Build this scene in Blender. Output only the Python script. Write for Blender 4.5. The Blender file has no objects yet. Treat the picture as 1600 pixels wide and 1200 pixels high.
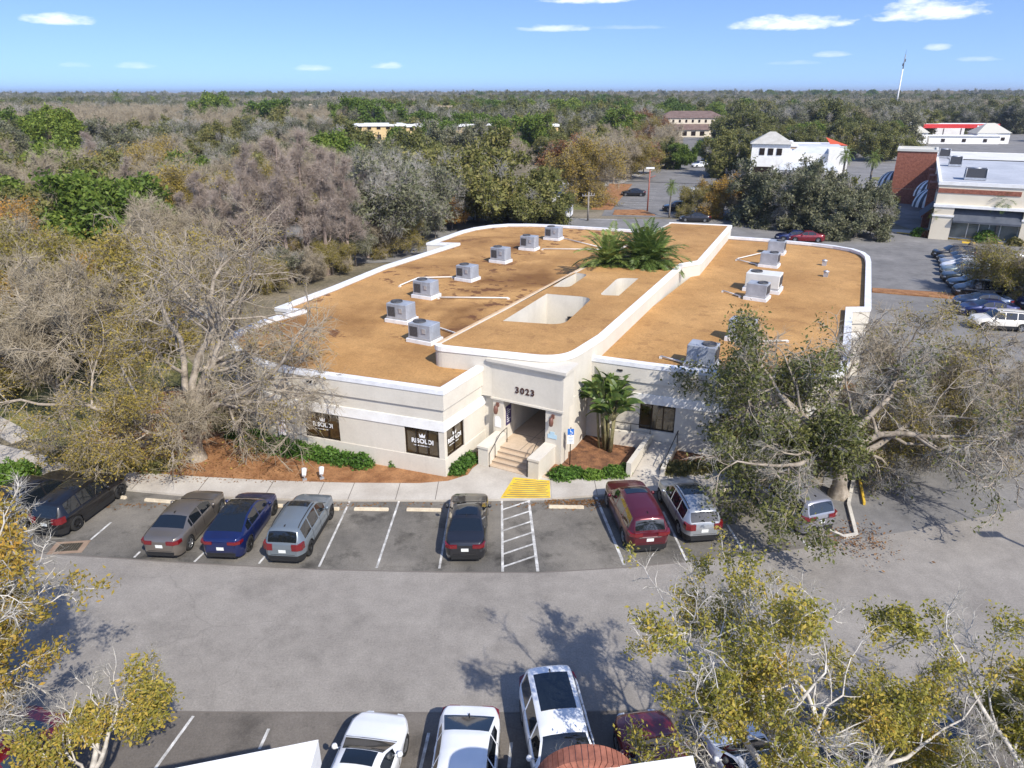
import bpy, bmesh, math, random
import numpy as np
from mathutils import Vector, Matrix
from mathutils.geometry import tessellate_polygon
R = math.radians
PI = math.pi
scene = bpy.context.scene
COL = scene.collection
random.seed(7)

# ------------------------------------------------------------------ camera, sky, sun, exposure
CAM_H = 19.0; PITCH = R(22.23); FPX = 1111.0
cam_d = bpy.data.cameras.new('camera'); cam = bpy.data.objects.new('camera', cam_d); COL.objects.link(cam)
cam.location = (0, 0, CAM_H); cam.rotation_euler = (PI/2 - PITCH, R(0.12), 0)
cam_d.sensor_fit = 'HORIZONTAL'; cam_d.angle = 2*math.atan(800/FPX)
cam_d.clip_start = 0.3; cam_d.clip_end = 40000
scene.camera = cam

SUN_TO = Vector((0.55, -0.83, 0.98)).normalized()
sun_el = math.asin(SUN_TO.z); sun_az = math.atan2(SUN_TO.x, SUN_TO.y)
world = bpy.data.worlds.new('World'); scene.world = world; world.use_nodes = True
wn, wl = world.node_tree.nodes, world.node_tree.links
wn.clear()
w_out = wn.new('ShaderNodeOutputWorld'); w_bg = wn.new('ShaderNodeBackground')
sky = wn.new('ShaderNodeTexSky'); sky.sky_type = 'NISHITA'; sky.sun_disc = False
sky.sun_elevation = sun_el; sky.sun_rotation = sun_az
sky.altitude = 0; sky.air_density = 1.0; sky.dust_density = 0.8; sky.ozone_density = 3.5
# dry winter air: look the sky up a little higher than the line of sight, so that the horizon stays blue
s_tc = wn.new('ShaderNodeTexCoord'); s_mp = wn.new('ShaderNodeMapping'); s_mp.vector_type = 'POINT'
s_mp.inputs['Location'].default_value = (0, 0, 0.15); s_mp.inputs['Scale'].default_value = (1, 1, 1.5)
s_nm = wn.new('ShaderNodeVectorMath'); s_nm.operation = 'NORMALIZE'
wl.new(s_tc.outputs['Generated'], s_mp.inputs[0]); wl.new(s_mp.outputs[0], s_nm.inputs[0]); wl.new(s_nm.outputs[0], sky.inputs['Vector'])
hs = wn.new('ShaderNodeHueSaturation'); hs.inputs['Hue'].default_value = .507; hs.inputs['Saturation'].default_value = 1.09; hs.inputs['Value'].default_value = 1.02
wl.new(sky.outputs[0], hs.inputs['Color'])
w_bg.inputs['Strength'].default_value = 0.15
# small fair-weather clouds, placed by compass bearing and height above the horizon
def add_clouds(clouds):
    geo = wn.new('ShaderNodeTexCoord')
    sep = wn.new('ShaderNodeSeparateXYZ'); wl.new(geo.outputs['Generated'], sep.inputs[0])
    def mth(op, a, b=None, clamp=False):
        n = wn.new('ShaderNodeMath'); n.operation = op; n.use_clamp = clamp
        for i, v in enumerate((a, b)):
            if v is None: continue
            if isinstance(v, (int, float)): n.inputs[i].default_value = v
            else: wl.new(v, n.inputs[i])
        return n.outputs[0]
    az = mth('ARCTAN2', sep.outputs[0], sep.outputs[1])
    el = mth('ARCSINE', sep.outputs[2])
    noi = wn.new('ShaderNodeTexNoise'); noi.inputs['Scale'].default_value = 42; noi.inputs['Detail'].default_value = 7
    noi.inputs['Roughness'].default_value = 0.62
    mp = wn.new('ShaderNodeMapping'); mp.inputs['Scale'].default_value = (1, 1, 3.2)
    wl.new(geo.outputs['Generated'], mp.inputs[0]); wl.new(mp.outputs[0], noi.inputs['Vector'])
    nz = mth('MULTIPLY', mth('SUBTRACT', noi.outputs[0], 0.5), 2.6)
    total = None
    for (a, e, wa, we, dens) in clouds:
        da = mth('DIVIDE', mth('SUBTRACT', az, R(a)), R(wa))
        de = mth('DIVIDE', mth('SUBTRACT', el, R(e)), R(we))
        # flat bases: squash what lies below the middle
        de = mth('MULTIPLY', de, mth('ADD', 1.0, mth('MULTIPLY', mth('LESS_THAN', de, 0.0), 0.9)))
        d2 = mth('ADD', mth('MULTIPLY', da, da), mth('MULTIPLY', de, de))
        m = mth('MULTIPLY', mth('SUBTRACT', mth('ADD', 1.0, nz), d2), dens, True)
        total = m if total is None else mth('MAXIMUM', total, m)
    mix = wn.new('ShaderNodeMixRGB'); wl.new(total, mix.inputs[0]); wl.new(hs.outputs[0], mix.inputs[1])
    mix.inputs[2].default_value = (7.4, 7.3, 7.7, 1)
    wl.new(mix.outputs[0], w_bg.inputs['Color'])
def bearing(px, py):
    u = (px-800)/FPX; v = (600-py)/FPX
    d = Vector((u, math.cos(PITCH)+v*math.sin(PITCH), -math.sin(PITCH)+v*math.cos(PITCH))).normalized()
    return math.degrees(math.atan2(d.x, d.y)), math.degrees(math.asin(d.z))
cl = []
for px, py, hw, hh, dens in ((92, 31, 52, 10, .9), (915, 0, 85, 10, 1), (868, 46, 62, 7, .7), (1232, 40, 92, 14, 1.1), (1452, 24, 76, 17, 1.1),
                       (606, 104, 28, 7, .6), (486, 107, 32, 6, .45), (1300, 87, 30, 6, .45), (1464, 77, 20, 6, .5), (212, 102, 32, 6, .35),
                       (118, 101, 22, 5, .25), (1528, 95, 30, 5, .35), (1240, 100, 40, 4, .2), (980, 44, 70, 4, .2), (1430, 3, 20, 12, .8)):
    a, e = bearing(px, py)
    cl.append((a, e, math.degrees(hw/FPX)*.86, math.degrees(hh/FPX)*.95, dens*.6))
add_clouds(cl)
wl.new(w_bg.outputs[0], w_out.inputs['Surface'])

sun_d = bpy.data.lights.new('sun', 'SUN'); sun_d.energy = 3.55; sun_d.angle = R(0.53); sun_d.color = (1.0, 0.945, 0.85)
sun = bpy.data.objects.new('sun', sun_d); COL.objects.link(sun); sun.location = (40, -60, 80)
sun.rotation_euler = (-SUN_TO).to_track_quat('-Z', 'Y').to_euler()
vs = scene.view_settings
vs.view_transform = 'Standard'; vs.look = 'None'; vs.exposure = 0.62; vs.gamma = 1; vs.use_curve_mapping = False
scene.cycles.max_bounces = 6; scene.cycles.diffuse_bounces = 3; scene.cycles.glossy_bounces = 3
scene.cycles.transparent_max_bounces = 8; scene.cycles.volume_bounces = 0
scene.cycles.use_adaptive_sampling = True

# ------------------------------------------------------------------ helpers
def G(x, y, z=0.0):
    """point on the level plane z seen at photo position (x, y); used to read positions off the ground"""
    u = (x-800)/FPX; v = (600-y)/FPX
    dy = math.cos(PITCH)+v*math.sin(PITCH); dz = -math.sin(PITCH)+v*math.cos(PITCH)
    t = (z-CAM_H)/dz
    return Vector((u*t, dy*t, z))
def hgt(xb, yb, yt):
    b = G(xb, yb); v = (600-yt)/FPX
    dy = math.cos(PITCH)+v*math.sin(PITCH); dz = -math.sin(PITCH)+v*math.cos(PITCH)
    return CAM_H + dz*b.y/dy

def tag(o, label=None, cat=None, group=None, kind=None):
    if label: o['label'] = label
    if cat: o['category'] = cat
    if group: o['group'] = group
    if kind: o['kind'] = kind
    return o
def thing(name, label, cat, loc=(0, 0, 0), rz=0.0, group=None):
    o = bpy.data.objects.new(name, None); COL.objects.link(o)
    o.location = loc; o.rotation_euler = (0, 0, rz); o.empty_display_size = 0.5
    return tag(o, label, cat, group)
def copy_tree(o, parent=None):
    c = o.copy(); COL.objects.link(c)
    if parent is not None: c.parent = parent
    for ch in list(o.children): copy_tree(ch, c)
    return c

class MB:
    def __init__(s): s.v = []; s.f = []; s.m = []; s.sm = []
    def add(s, vs_, fs_, m=0, smooth=False):
        b = len(s.v); s.v += [tuple(q) for q in vs_]
        for f in fs_: s.f.append([b+i for i in f]); s.m.append(m); s.sm.append(smooth)
    def box(s, c, d, rz=0, m=0):
        cx, cy, cz = c; hx, hy, hz = d[0]/2, d[1]/2, d[2]/2
        cs, sn = math.cos(rz), math.sin(rz); vv = []
        for z in (-hz, hz):
            for x, y in ((-hx, -hy), (hx, -hy), (hx, hy), (-hx, hy)):
                vv.append((cx+x*cs-y*sn, cy+x*sn+y*cs, cz+z))
        s.add(vv, [(3, 2, 1, 0), (4, 5, 6, 7), (0, 1, 5, 4), (1, 2, 6, 5), (2, 3, 7, 6), (3, 0, 4, 7)], m)
    def bbox(s, x0, x1, y0, y1, z0, z1, m=0): s.box(((x0+x1)/2, (y0+y1)/2, (z0+z1)/2), (x1-x0, y1-y0, z1-z0), 0, m)
    def tube(s, pts, rad, n=8, m=0, cap=True, smooth=True):
        pts = [Vector(p) for p in pts]
        if not isinstance(rad, (list, tuple)): rad = [rad]*len(pts)
        vv = []; ff = []
        for i, p in enumerate(pts):
            d = (pts[min(i+1, len(pts)-1)]-pts[max(i-1, 0)]).normalized()
            a = d.cross(Vector((0, 0, 1)) if abs(d.z) < 0.95 else Vector((1, 0, 0))).normalized(); b = d.cross(a)
            for k in range(n):
                t = 2*PI*k/n; vv.append(p+(a*math.cos(t)+b*math.sin(t))*rad[i])
        for i in range(len(pts)-1):
            for k in range(n):
                ff.append((i*n+k, i*n+(k+1) % n, (i+1)*n+(k+1) % n, (i+1)*n+k))
        s.add(vv, ff, m, smooth)
        if cap:
            s.add([vv[k] for k in range(n)], [tuple(range(n))[::-1]], m); s.add(vv[-n:], [tuple(range(n))], m)
    def lathe(s, prof, n=16, c=(0, 0, 0), m=0, smooth=True):
        vv = []; ff = []
        for r, z in prof:
            for k in range(n): t = 2*PI*k/n; vv.append((c[0]+r*math.cos(t), c[1]+r*math.sin(t), c[2]+z))
        for i in range(len(prof)-1):
            for k in range(n): ff.append((i*n+k, i*n+(k+1) % n, (i+1)*n+(k+1) % n, (i+1)*n+k))
        s.add(vv, ff, m, smooth)
    def flat(s, poly, z, holes=(), m=0, up=True):
        loops = [[Vector((p[0], p[1], 0)) for p in poly]]+[[Vector((p[0], p[1], 0)) for p in h] for h in holes]
        allv = [v for l in loops for v in l]
        for t in tessellate_polygon(loops):
            a, b, c = [allv[i] for i in t]
            if ((b-a).cross(c-a)).z < 0: t = t[::-1]
            if not up: t = t[::-1]
            s.add([(allv[i].x, allv[i].y, z) for i in t], [(0, 1, 2)], m)
    def prism(s, poly, z0, z1, holes=(), m=0, side_m=None, smooth=False):
        s.flat(poly, z1, holes, m)
        for lp in [poly]+list(holes):
            n = len(lp)
            for i in range(n):
                a, b = lp[i], lp[(i+1) % n]
                s.add([(a[0], a[1], z0), (b[0], b[1], z0), (b[0], b[1], z1), (a[0], a[1], z1)], [(0, 1, 2, 3)], m if side_m is None else side_m, smooth)
    def wall(s, line, t, z0, z1, closed=False, m=0, off=0.0):
        """wall along a plan line; thickness t lies to the left of the travel direction, moved out by off"""
        o = offset(line, -off, closed) if off else line
        i_ = offset(line, t-off, closed)
        n = len(line); rng = range(n if closed else n-1)
        for k in rng:
            j = (k+1) % n
            a, b, c, d = o[k], o[j], i_[j], i_[k]
            vv = [(p[0], p[1], z) for z in (z0, z1) for p in (a, b, c, d)]
            s.add(vv, [(4, 5, 6, 7), (0, 1, 5, 4), (2, 3, 7, 6), (3, 2, 1, 0)], m)
        if not closed and n > 1:
            for a, b, fl in ((o[0], i_[0], 1), (o[-1], i_[-1], 0)):
                f = [(a[0], a[1], z0), (b[0], b[1], z0), (b[0], b[1], z1), (a[0], a[1], z1)]
                s.add(f, [(3, 2, 1, 0) if fl else (0, 1, 2, 3)], m)
    def build(s, name, mats, parent=None, normals=True):
        me = bpy.data.meshes.new(name); me.from_pydata(s.v, [], s.f)
        if not isinstance(mats, (list, tuple)): mats = [mats]
        for m in mats: me.materials.append(m)
        me.polygons.foreach_set('material_index', s.m); me.polygons.foreach_set('use_smooth', s.sm)
        me.update()
        if normals:
            bm = bmesh.new(); bm.from_mesh(me); bmesh.ops.remove_doubles(bm, verts=bm.verts, dist=0.0004)
            bmesh.ops.recalc_face_normals(bm, faces=bm.faces); bm.to_mesh(me); bm.free()
        o = bpy.data.objects.new(name, me); COL.objects.link(o)
        if parent is not None: o.parent = parent
        return o
def offset(line, d, closed):
    n = len(line); res = []
    for i in range(n):
        p = Vector(line[i][:2])
        a = Vector(line[(i-1) % n][:2]) if (closed or i > 0) else None
        b = Vector(line[(i+1) % n][:2]) if (closed or i < n-1) else None
        ns = []
        if a is not None: t = (p-a).normalized(); ns.append(Vector((-t.y, t.x)))
        if b is not None: t = (b-p).normalized(); ns.append(Vector((-t.y, t.x)))
        nn = sum(ns, Vector((0, 0))); nn.normalize()
        k = max(0.35, nn.dot(ns[0]))
        q = p+nn*(d/k); res.append((q.x, q.y))
    return res
def round_poly(pts, n=6):
    """pts: (x, y, r); rounds every corner with r > 0"""
    res = []; N = len(pts)
    for i in range(N):
        p = Vector(pts[i][:2]); r = pts[i][2] if len(pts[i]) > 2 else 0
        if r <= 0: res.append((p.x, p.y)); continue
        a = (Vector(pts[i-1][:2])-p); b = (Vector(pts[(i+1) % N][:2])-p)
        d = min(r, a.length*.48, b.length*.48); a = p+a.normalized()*d; b = p+b.normalized()*d
        for k in range(n+1):
            t = k/n; q = a*(1-t)**2+p*2*t*(1-t)+b*t*t; res.append((q.x, q.y))
    return res
def struct(name, mb, mats, label=None):
    o = mb.build(name, mats); tag(o, label, None, None, 'structure'); return o
def text_mesh(name, s, size, mat, parent, M, depth=0.01, bold=0.0, space=1.0):
    cu = bpy.data.curves.new(name, 'FONT'); cu.body = s; cu.size = size; cu.extrude = depth; cu.offset = bold
    cu.align_x = 'CENTER'; cu.align_y = 'CENTER'; cu.space_character = space; cu.resolution_u = 3
    t = bpy.data.objects.new(name, cu); COL.objects.link(t)
    dg = bpy.context.evaluated_depsgraph_get()
    me = bpy.data.meshes.new_from_object(t.evaluated_get(dg)); bpy.data.objects.remove(t); bpy.data.curves.remove(cu)
    me.materials.clear(); me.materials.append(mat); me.transform(M)
    o = bpy.data.objects.new(name, me); COL.objects.link(o); o.parent = parent
    return o

# ------------------------------------------------------------------ materials
MATS = {}
def nd(t, ty, **kw):
    n = t.nodes.new(ty)
    for k, v in kw.items():
        if k in n.inputs: n.inputs[k].default_value = v
        else: setattr(n, k, v)
    return n
def base_mat(name, rough=.8, metallic=0.0, coat=0.0, spec=None):
    m = bpy.data.materials.new(name); m.use_nodes = True; t = m.node_tree; b = t.nodes['Principled BSDF']
    b.inputs['Roughness'].default_value = rough; b.inputs['Metallic'].default_value = metallic
    b.inputs['Coat Weight'].default_value = coat; b.inputs['Coat Roughness'].default_value = 0.04
    if spec is not None: b.inputs['Specular IOR Level'].default_value = spec
    MATS[name] = m
    return m, t, b
def mixc(t, fac, a, b, mode='MIX'):
    n = t.nodes.new('ShaderNodeMixRGB'); n.blend_type = mode
    for i, v in enumerate((fac, a, b)):
        if hasattr(v, 'links') or hasattr(v, 'is_linked'): t.links.new(v, n.inputs[i])
        elif isinstance(v, (int, float)): n.inputs[i].default_value = v
        else: n.inputs[i].default_value = (*v[:3], 1)
    return n.outputs[0]
def noise(t, scale, detail=4, rough=.55, vec=None, dist=0):
    n = nd(t, 'ShaderNodeTexNoise', Scale=scale, Detail=detail, Roughness=rough, Distortion=dist)
    if vec is None:
        tc = t.nodes.get('TC') or t.nodes.new('ShaderNodeTexCoord'); tc.name = 'TC'; vec = tc.outputs['Object']
    t.links.new(vec, n.inputs['Vector']); return n.outputs[0]
def ramp(t, fac, stops, interp='LINEAR'):
    n = t.nodes.new('ShaderNodeValToRGB'); n.color_ramp.interpolation = interp; e = n.color_ramp.elements
    while len(e) < len(stops): e.new(0.5)
    for i, (p, c) in enumerate(stops):
        e[i].position = p; e[i].color = (*c[:3], 1) if not isinstance(c, (int, float)) else (c, c, c, 1)
    t.links.new(fac, n.inputs[0]); return n.outputs[0]
def pmat(name, c1, c2=None, scale=3, detail=5, rough=.8, metallic=0, coat=0, bump=0, bscale=30, fine=0.0, fscale=30, spec=None, stops=(.35, .65)):
    if name in MATS: return MATS[name]
    m, t, b = base_mat(name, rough, metallic, coat, spec)
    col = None
    if c2 is not None: col = ramp(t, noise(t, scale, detail), [(stops[0], c1), (stops[1], c2)])
    if fine > 0:
        f = ramp(t, noise(t, fscale, 3, .7), [(.3, 1-fine), (.7, 1+fine)])
        f2 = t.nodes.new('ShaderNodeMixRGB'); f2.blend_type = 'MULTIPLY'; f2.inputs[0].default_value = 1
        if col is not None: t.links.new(col, f2.inputs[1])
        else: f2.inputs[1].default_value = (*c1, 1)
        t.links.new(f, f2.inputs[2]); col = f2.outputs[0]
    if col is not None: t.links.new(col, b.inputs['Base Color'])
    else: b.inputs['Base Color'].default_value = (*c1, 1)
    if bump:
        bp = nd(t, 'ShaderNodeBump', Strength=bump, Distance=0.02); t.links.new(noise(t, bscale, 4), bp.inputs['Height']); t.links.new(bp.outputs[0], b.inputs['Normal'])
    return m
def srgb(r, g, b):
    f = lambda c: (c/255/12.92 if c/255 <= .04045 else ((c/255+.055)/1.055)**2.4)
    return (f(r), f(g), f(b))

def asphalt(name, c1, c2, crack=.5, stain=.0, speck=.25, stain_scale=.5):
    m, t, b = base_mat(name, .9, spec=.25)
    col = ramp(t, noise(t, .22, 6, .6), [(.34, c1), (.66, c2)])
    col = mixc(t, 1.0, col, ramp(t, noise(t, 1.3, 5, .65), [(.25, .84), (.75, 1.13)]), 'MULTIPLY')
    col = mixc(t, 1.0, col, ramp(t, noise(t, 14, 3, .85), [(.30, 1-speck), (.70, 1+speck)]), 'MULTIPLY')
    if stain:
        sn = ramp(t, noise(t, stain_scale, 7, .68), [(.52, 1.0), (.70, 1-stain)])
        col = mixc(t, 1.0, col, sn, 'MULTIPLY')
    if crack:
        tc = t.nodes['TC']; nz = nd(t, 'ShaderNodeTexNoise', Scale=.7, Detail=5); t.links.new(tc.outputs['Object'], nz.inputs['Vector'])
        ad = mixc(t, .8, tc.outputs['Object'], nz.outputs['Color'], 'ADD')
        vo = nd(t, 'ShaderNodeTexVoronoi', Scale=.17, feature='DISTANCE_TO_EDGE'); t.links.new(ad, vo.inputs['Vector'])
        line = ramp(t, vo.outputs['Distance'], [(.0, 1.0), (.005, 0.0)])
        msk = ramp(t, noise(t, .11, 2), [(.48, 0.0), (.56, crack)])
        col = mixc(t, mixc(t, 1, line, msk, 'MULTIPLY'), col, (c1[0]*.55, c1[1]*.55, c1[2]*.55))
    t.links.new(col, b.inputs['Base Color'])
    bp = nd(t, 'ShaderNodeBump', Strength=.35, Distance=.01); t.links.new(noise(t, 45, 3), bp.inputs['Height']); t.links.new(bp.outputs[0], b.inputs['Normal'])
    return m
def leaf_mat(name, stops, trans=.33, rough=.6):
    m, t, b = base_mat(name, rough, spec=.3)
    g = t.nodes.new('ShaderNodeNewGeometry'); oi = t.nodes.new('ShaderNodeObjectInfo')
    ns = noise(t, .55, 3)
    a = t.nodes.new('ShaderNodeMath'); a.operation = 'MULTIPLY_ADD'; t.links.new(g.outputs['Random Per Island'], a.inputs[0]); a.inputs[1].default_value = .55
    a2 = t.nodes.new('ShaderNodeMath'); a2.operation = 'MULTIPLY_ADD'; t.links.new(ns, a2.inputs[0]); a2.inputs[1].default_value = .9; a2.inputs[2].default_value = -.22
    t.links.new(a2.outputs[0], a.inputs[2])
    col = ramp(t, a.outputs[0], stops)
    v = t.nodes.new('ShaderNodeMapRange'); t.links.new(oi.outputs['Random'], v.inputs[0]); v.inputs[3].default_value = .78; v.inputs[4].default_value = 1.2
    hsn = t.nodes.new('ShaderNodeHueSaturation'); t.links.new(col, hsn.inputs['Color']); t.links.new(v.outputs[0], hsn.inputs['Value'])
    v2 = t.nodes.new('ShaderNodeMapRange'); t.links.new(oi.outputs['Random'], v2.inputs[0]); v2.inputs[3].default_value = .515; v2.inputs[4].default_value = .485
    t.links.new(v2.outputs[0], hsn.inputs['Hue'])
    t.links.new(hsn.outputs[0], b.inputs['Base Color'])
    tr = t.nodes.new('ShaderNodeBsdfTranslucent'); t.links.new(hsn.outputs[0], tr.inputs[0])
    mx = t.nodes.new('ShaderNodeMixShader'); mx.inputs[0].default_value = trans
    t.links.new(b.outputs[0], mx.inputs[1]); t.links.new(tr.outputs[0], mx.inputs[2])
    t.links.new(mx.outputs[0], t.nodes['Material Output'].inputs[0])
    return m

m_lane = asphalt('lane_asphalt', (.25, .228, .202), (.30, .275, .244), crack=.3, stain=.25, speck=.22, stain_scale=.3)
m_stall = asphalt('stall_asphalt', (.105, .098, .088), (.225, .205, .175), crack=.3, stain=.66, speck=.22, stain_scale=.6)
m_stall2 = asphalt('near_stall_asphalt', (.125, .11, .095), (.18, .16, .138), crack=.3, stain=.4, speck=.2)
m_street = asphalt('street_asphalt', (.17, .165, .16), (.25, .24, .23), crack=0, stain=.2, speck=.1)
m_lot = asphalt('lot_asphalt', (.16, .155, .15), (.23, .22, .21), crack=.3, stain=.25, speck=.15)
m_pale = asphalt('pale_road', (.34, .32, .30), (.42, .40, .37), crack=0, stain=.15, speck=.1)
m_conc = pmat('concrete', (.40, .36, .31), (.52, .48, .42), .5, 6, .9, fine=.10, fscale=14, bump=.1)
m_tan = pmat('tan_concrete', (.47, .36, .25), (.56, .44, .32), .8, 6, .85, fine=.08, fscale=10)
m_joint = pmat('joint', (.16, .14, .12))
m_kerb = pmat('kerb_concrete', (.45, .42, .37), (.60, .56, .48), 1.5, 5, .9, fine=.1, fscale=12)
m_stop = pmat('wheel_stop_concrete', (.56, .47, .34), (.70, .61, .46), 2, 5, .9, fine=.12, fscale=12)
m_line = pmat('worn_white_paint', (.30, .29, .27), (.68, .67, .64), 2.2, 7, .8, fine=.2, fscale=12)
m_yel = pmat('yellow_paint', (.62, .40, .03), (.80, .56, .06), 1.6, 6, .75, fine=.08, fscale=10)
m_yelk = pmat('kerb_yellow', (.62, .40, .03), (.75, .50, .06), 1.6, 6, .75)
m_mulch = pmat('mulch', (.10, .045, .022), (.27, .125, .055), 2.2, 8, .95, fine=.45, fscale=16, bump=.6, bscale=18)
m_pine = pmat('pine_straw', (.20, .085, .03), (.36, .18, .075), 1.2, 8, .95, fine=.35, fscale=14, bump=.4, bscale=18)
m_grass = pmat('grass', (.10, .115, .03), (.21, .19, .065), .5, 8, .95, fine=.3, fscale=9, bump=.4, bscale=14)
m_litter = pmat('woodland_floor', (.11, .095, .055), (.24, .20, .14), .16, 9, .95, fine=.35, fscale=3, bump=.4, bscale=8)
m_wall = pmat('cream_stucco', (.60, .555, .475), (.66, .615, .53), .6, 6, .9, fine=.04, fscale=8, bump=.15, bscale=35)
def stucco_dirt(m):
    t = m.node_tree; b = t.nodes['Principled BSDF']; src = b.inputs['Base Color'].links[0].from_socket
    mp = t.nodes.new('ShaderNodeMapping'); mp.inputs['Scale'].default_value = (2.2, 2.2, .22); t.links.new(t.nodes['TC'].outputs['Object'], mp.inputs[0])
    st = ramp(t, noise(t, 1.0, 6, .7, vec=mp.outputs[0]), [(.55, 1.0), (.82, .9)])
    t.links.new(mixc(t, 1, src, st, 'MULTIPLY'), b.inputs['Base Color'])
stucco_dirt(m_wall)
m_white = pmat('white_trim', (.76, .74, .70), (.86, .85, .82), 1.2, 6, .7, fine=.04, fscale=6)
m_para = pmat('parapet_metal', (.70, .70, .71), (.84, .84, .84), 1.6, 6, .45, fine=.05, fscale=5)
m_bronze = pmat('bronze_frame', (.035, .022, .014), rough=.35, metallic=.5)
m_brglass = pmat('bronze_glass', (.035, .022, .008), (.075, .05, .02), .7, 2, .06, coat=.5, spec=.8)
m_dark = pmat('black_metal', (.02, .02, .02), rough=.45)
m_passage = pmat('interior_wall', (.40, .37, .33), rough=.9)  # passage walls: one even grey, darker than the outer stucco
m_brown = pmat('numeral_brown', (.06, .025, .02), rough=.4)
m_sign = pmat('white_sign', (.80, .80, .80), rough=.5)
m_blue = pmat('blue_sign', (.02, .16, .55), rough=.5)
m_purple = pmat('purple_sign', (.05, .03, .11), rough=.5)
m_rub = pmat('rubber', (.018, .018, .018), rough=.85)
m_steel = pmat('galvanised', (.42, .43, .45), (.55, .56, .58), 3, 4, .5, metallic=.5)
m_hvac = pmat('hvac_grey', (.27, .29, .33), (.40, .43, .48), .9, 4, .55, metallic=.1, fine=.06, fscale=6)
m_hvac2 = pmat('hvac_cream', (.60, .60, .56), (.70, .69, .65), 1.2, 4, .55)
m_coil = pmat('coil_black', (.035, .035, .04), (.08, .08, .085), 14, 2, .6)
m_brick = pmat('brick_red', (.22, .075, .045), (.32, .12, .075), 2.5, 6, .9, fine=.2, fscale=5)
m_pipe = pmat('pvc_white', (.66, .63, .58), (.76, .74, .70), 2, 4, .5)

def roof_mat(name='gravel_roof', dirt=1.0):
    m, t, b = base_mat(name, .95, spec=.2)
    col = ramp(t, noise(t, .16, 6, .6), [(.33, (.385, .21, .078)), (.66, (.52, .30, .118))])
    col = mixc(t, 1, col, ramp(t, noise(t, .75, 6, .65), [(.3, .86), (.7, 1.10)]), 'MULTIPLY')
    col = mixc(t, 1, col, ramp(t, noise(t, 11, 3, .85), [(.3, .72), (.7, 1.25)]), 'MULTIPLY')
    smudge = ramp(t, noise(t, .11, 5, .6, dist=.6), [(.46, 0.0), (.66, .78*dirt)])
    col = mixc(t, smudge, col, (.13, .055, .018))
    spots = mixc(t, 1, ramp(t, noise(t, .85, 6, .62), [(.55, 0.0), (.59, 1.0)]), ramp(t, noise(t, .14, 2), [(.47, 0.0), (.56, .75*dirt)]), 'MULTIPLY')
    col = mixc(t, spots, col, (.095, .035, .022))
    t.links.new(col, b.inputs['Base Color'])
    bp = nd(t, 'ShaderNodeBump', Strength=.5, Distance=.02); t.links.new(noise(t, 25, 3), bp.inputs['Height']); t.links.new(bp.outputs[0], b.inputs['Normal'])
    return m
m_roof = roof_mat(); m_roof2 = roof_mat('cleaner_gravel_roof', .28)

# ------------------------------------------------------------------ ground, roads, pavements
def sheet(name, poly, z, mat, label=None):
    mb = MB(); mb.flat([(p[0], p[1]) for p in poly], z); return struct(name, mb, mat, label)
sheet('ground', [(-16000, -200), (16000, -200), (16000, 16000), (-16000, 16000)], -0.06, m_litter)
curb = [(-46, 40.5), (-36, 37.2), (-30, 35.2), (-25.9, 33.6), (-20.2, 32.0), (-16.3, 31.35), (-12.3, 31.05), (-8.4, 30.9), (-3.2, 30.88), (1.6, 30.98), (4.9, 31.4), (8.6, 31.85), (11.4, 32.4), (13.6, 33.2)]
seam = [(-60, 30.8), (-36, 28.6), (-22.6, 26.75), (-16.8, 26.15), (-14, 25.85), (-8.4, 25.4), (-3.2, 25.2), (1.1, 25.15), (4.85, 25.5), (7.6, 25.9), (11, 26.5), (14.6, 27.2), (20, 28.6), (30, 31.5)]
near = [(-60, 18.6), (-30, 18.0), (-17, 17.9), (-10, 17.75), (0, 17.7), (10, 17.9), (20, 18.2), (60, 19.5)]
sheet('side_lot', [(13, 26), (30, 24), (62, 22), (140, 60), (140, 99.5), (62, 101), (36, 104), (28, 88), (29, 60), (19, 38)], -0.012, m_lot)
sheet('drive_lane', near + [(60, 34)] + seam[::-1], 0.0, m_lane)
sheet('parking_bay', seam[1:12] + [(15.0, 33.2)] + curb[::-1], -0.004, m_stall)
sheet('near_parking_bay', [(-60, 2), (60, 2), (60, 19.5)] + near[::-1][1:], -0.004, m_stall2)
# strip of darker patching beside the seam
mb = MB(); mb.wall([(p[0], p[1]-.06) for p in seam[2:12]], .07, -.01, .003); struct('seam_joint', mb, m_joint)
mb = MB(); mb.wall([(p[0], p[1]-.03) for p in near[1:7]], .05, -.01, .003); struct('near_seam_joint', mb, m_joint)
sheet('back_street', [(-90, 100), (-90, 84), (-34, 82), (36, 96), (60, 93), (60, 103), (36, 117), (-10, 119), (-40, 112)], -0.008, m_street)
sheet('pale_road', [(-60, 114), (-10, 118.5), (6, 124), (22, 160), (60, 250), (44, 250), (8, 166), (-10, 138), (-60, 128)], -0.016, m_pale)
sheet('far_lot', [(15, 121), (38, 117), (44, 132), (66, 172), (90, 240), (130, 420), (96, 420), (50, 220), (24, 166)], -0.02, m_lot)
sheet('shop_lot', [(60, 103), (60, 116), (70, 240), (130, 420), (330, 420), (330, 200), (160, 99.5)], -0.024, m_street)
sheet('rear_yard', [(-60, 62), (-28, 56), (-28, 72), (-24, 84), (-60, 90)], -0.02, m_pale)
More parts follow.
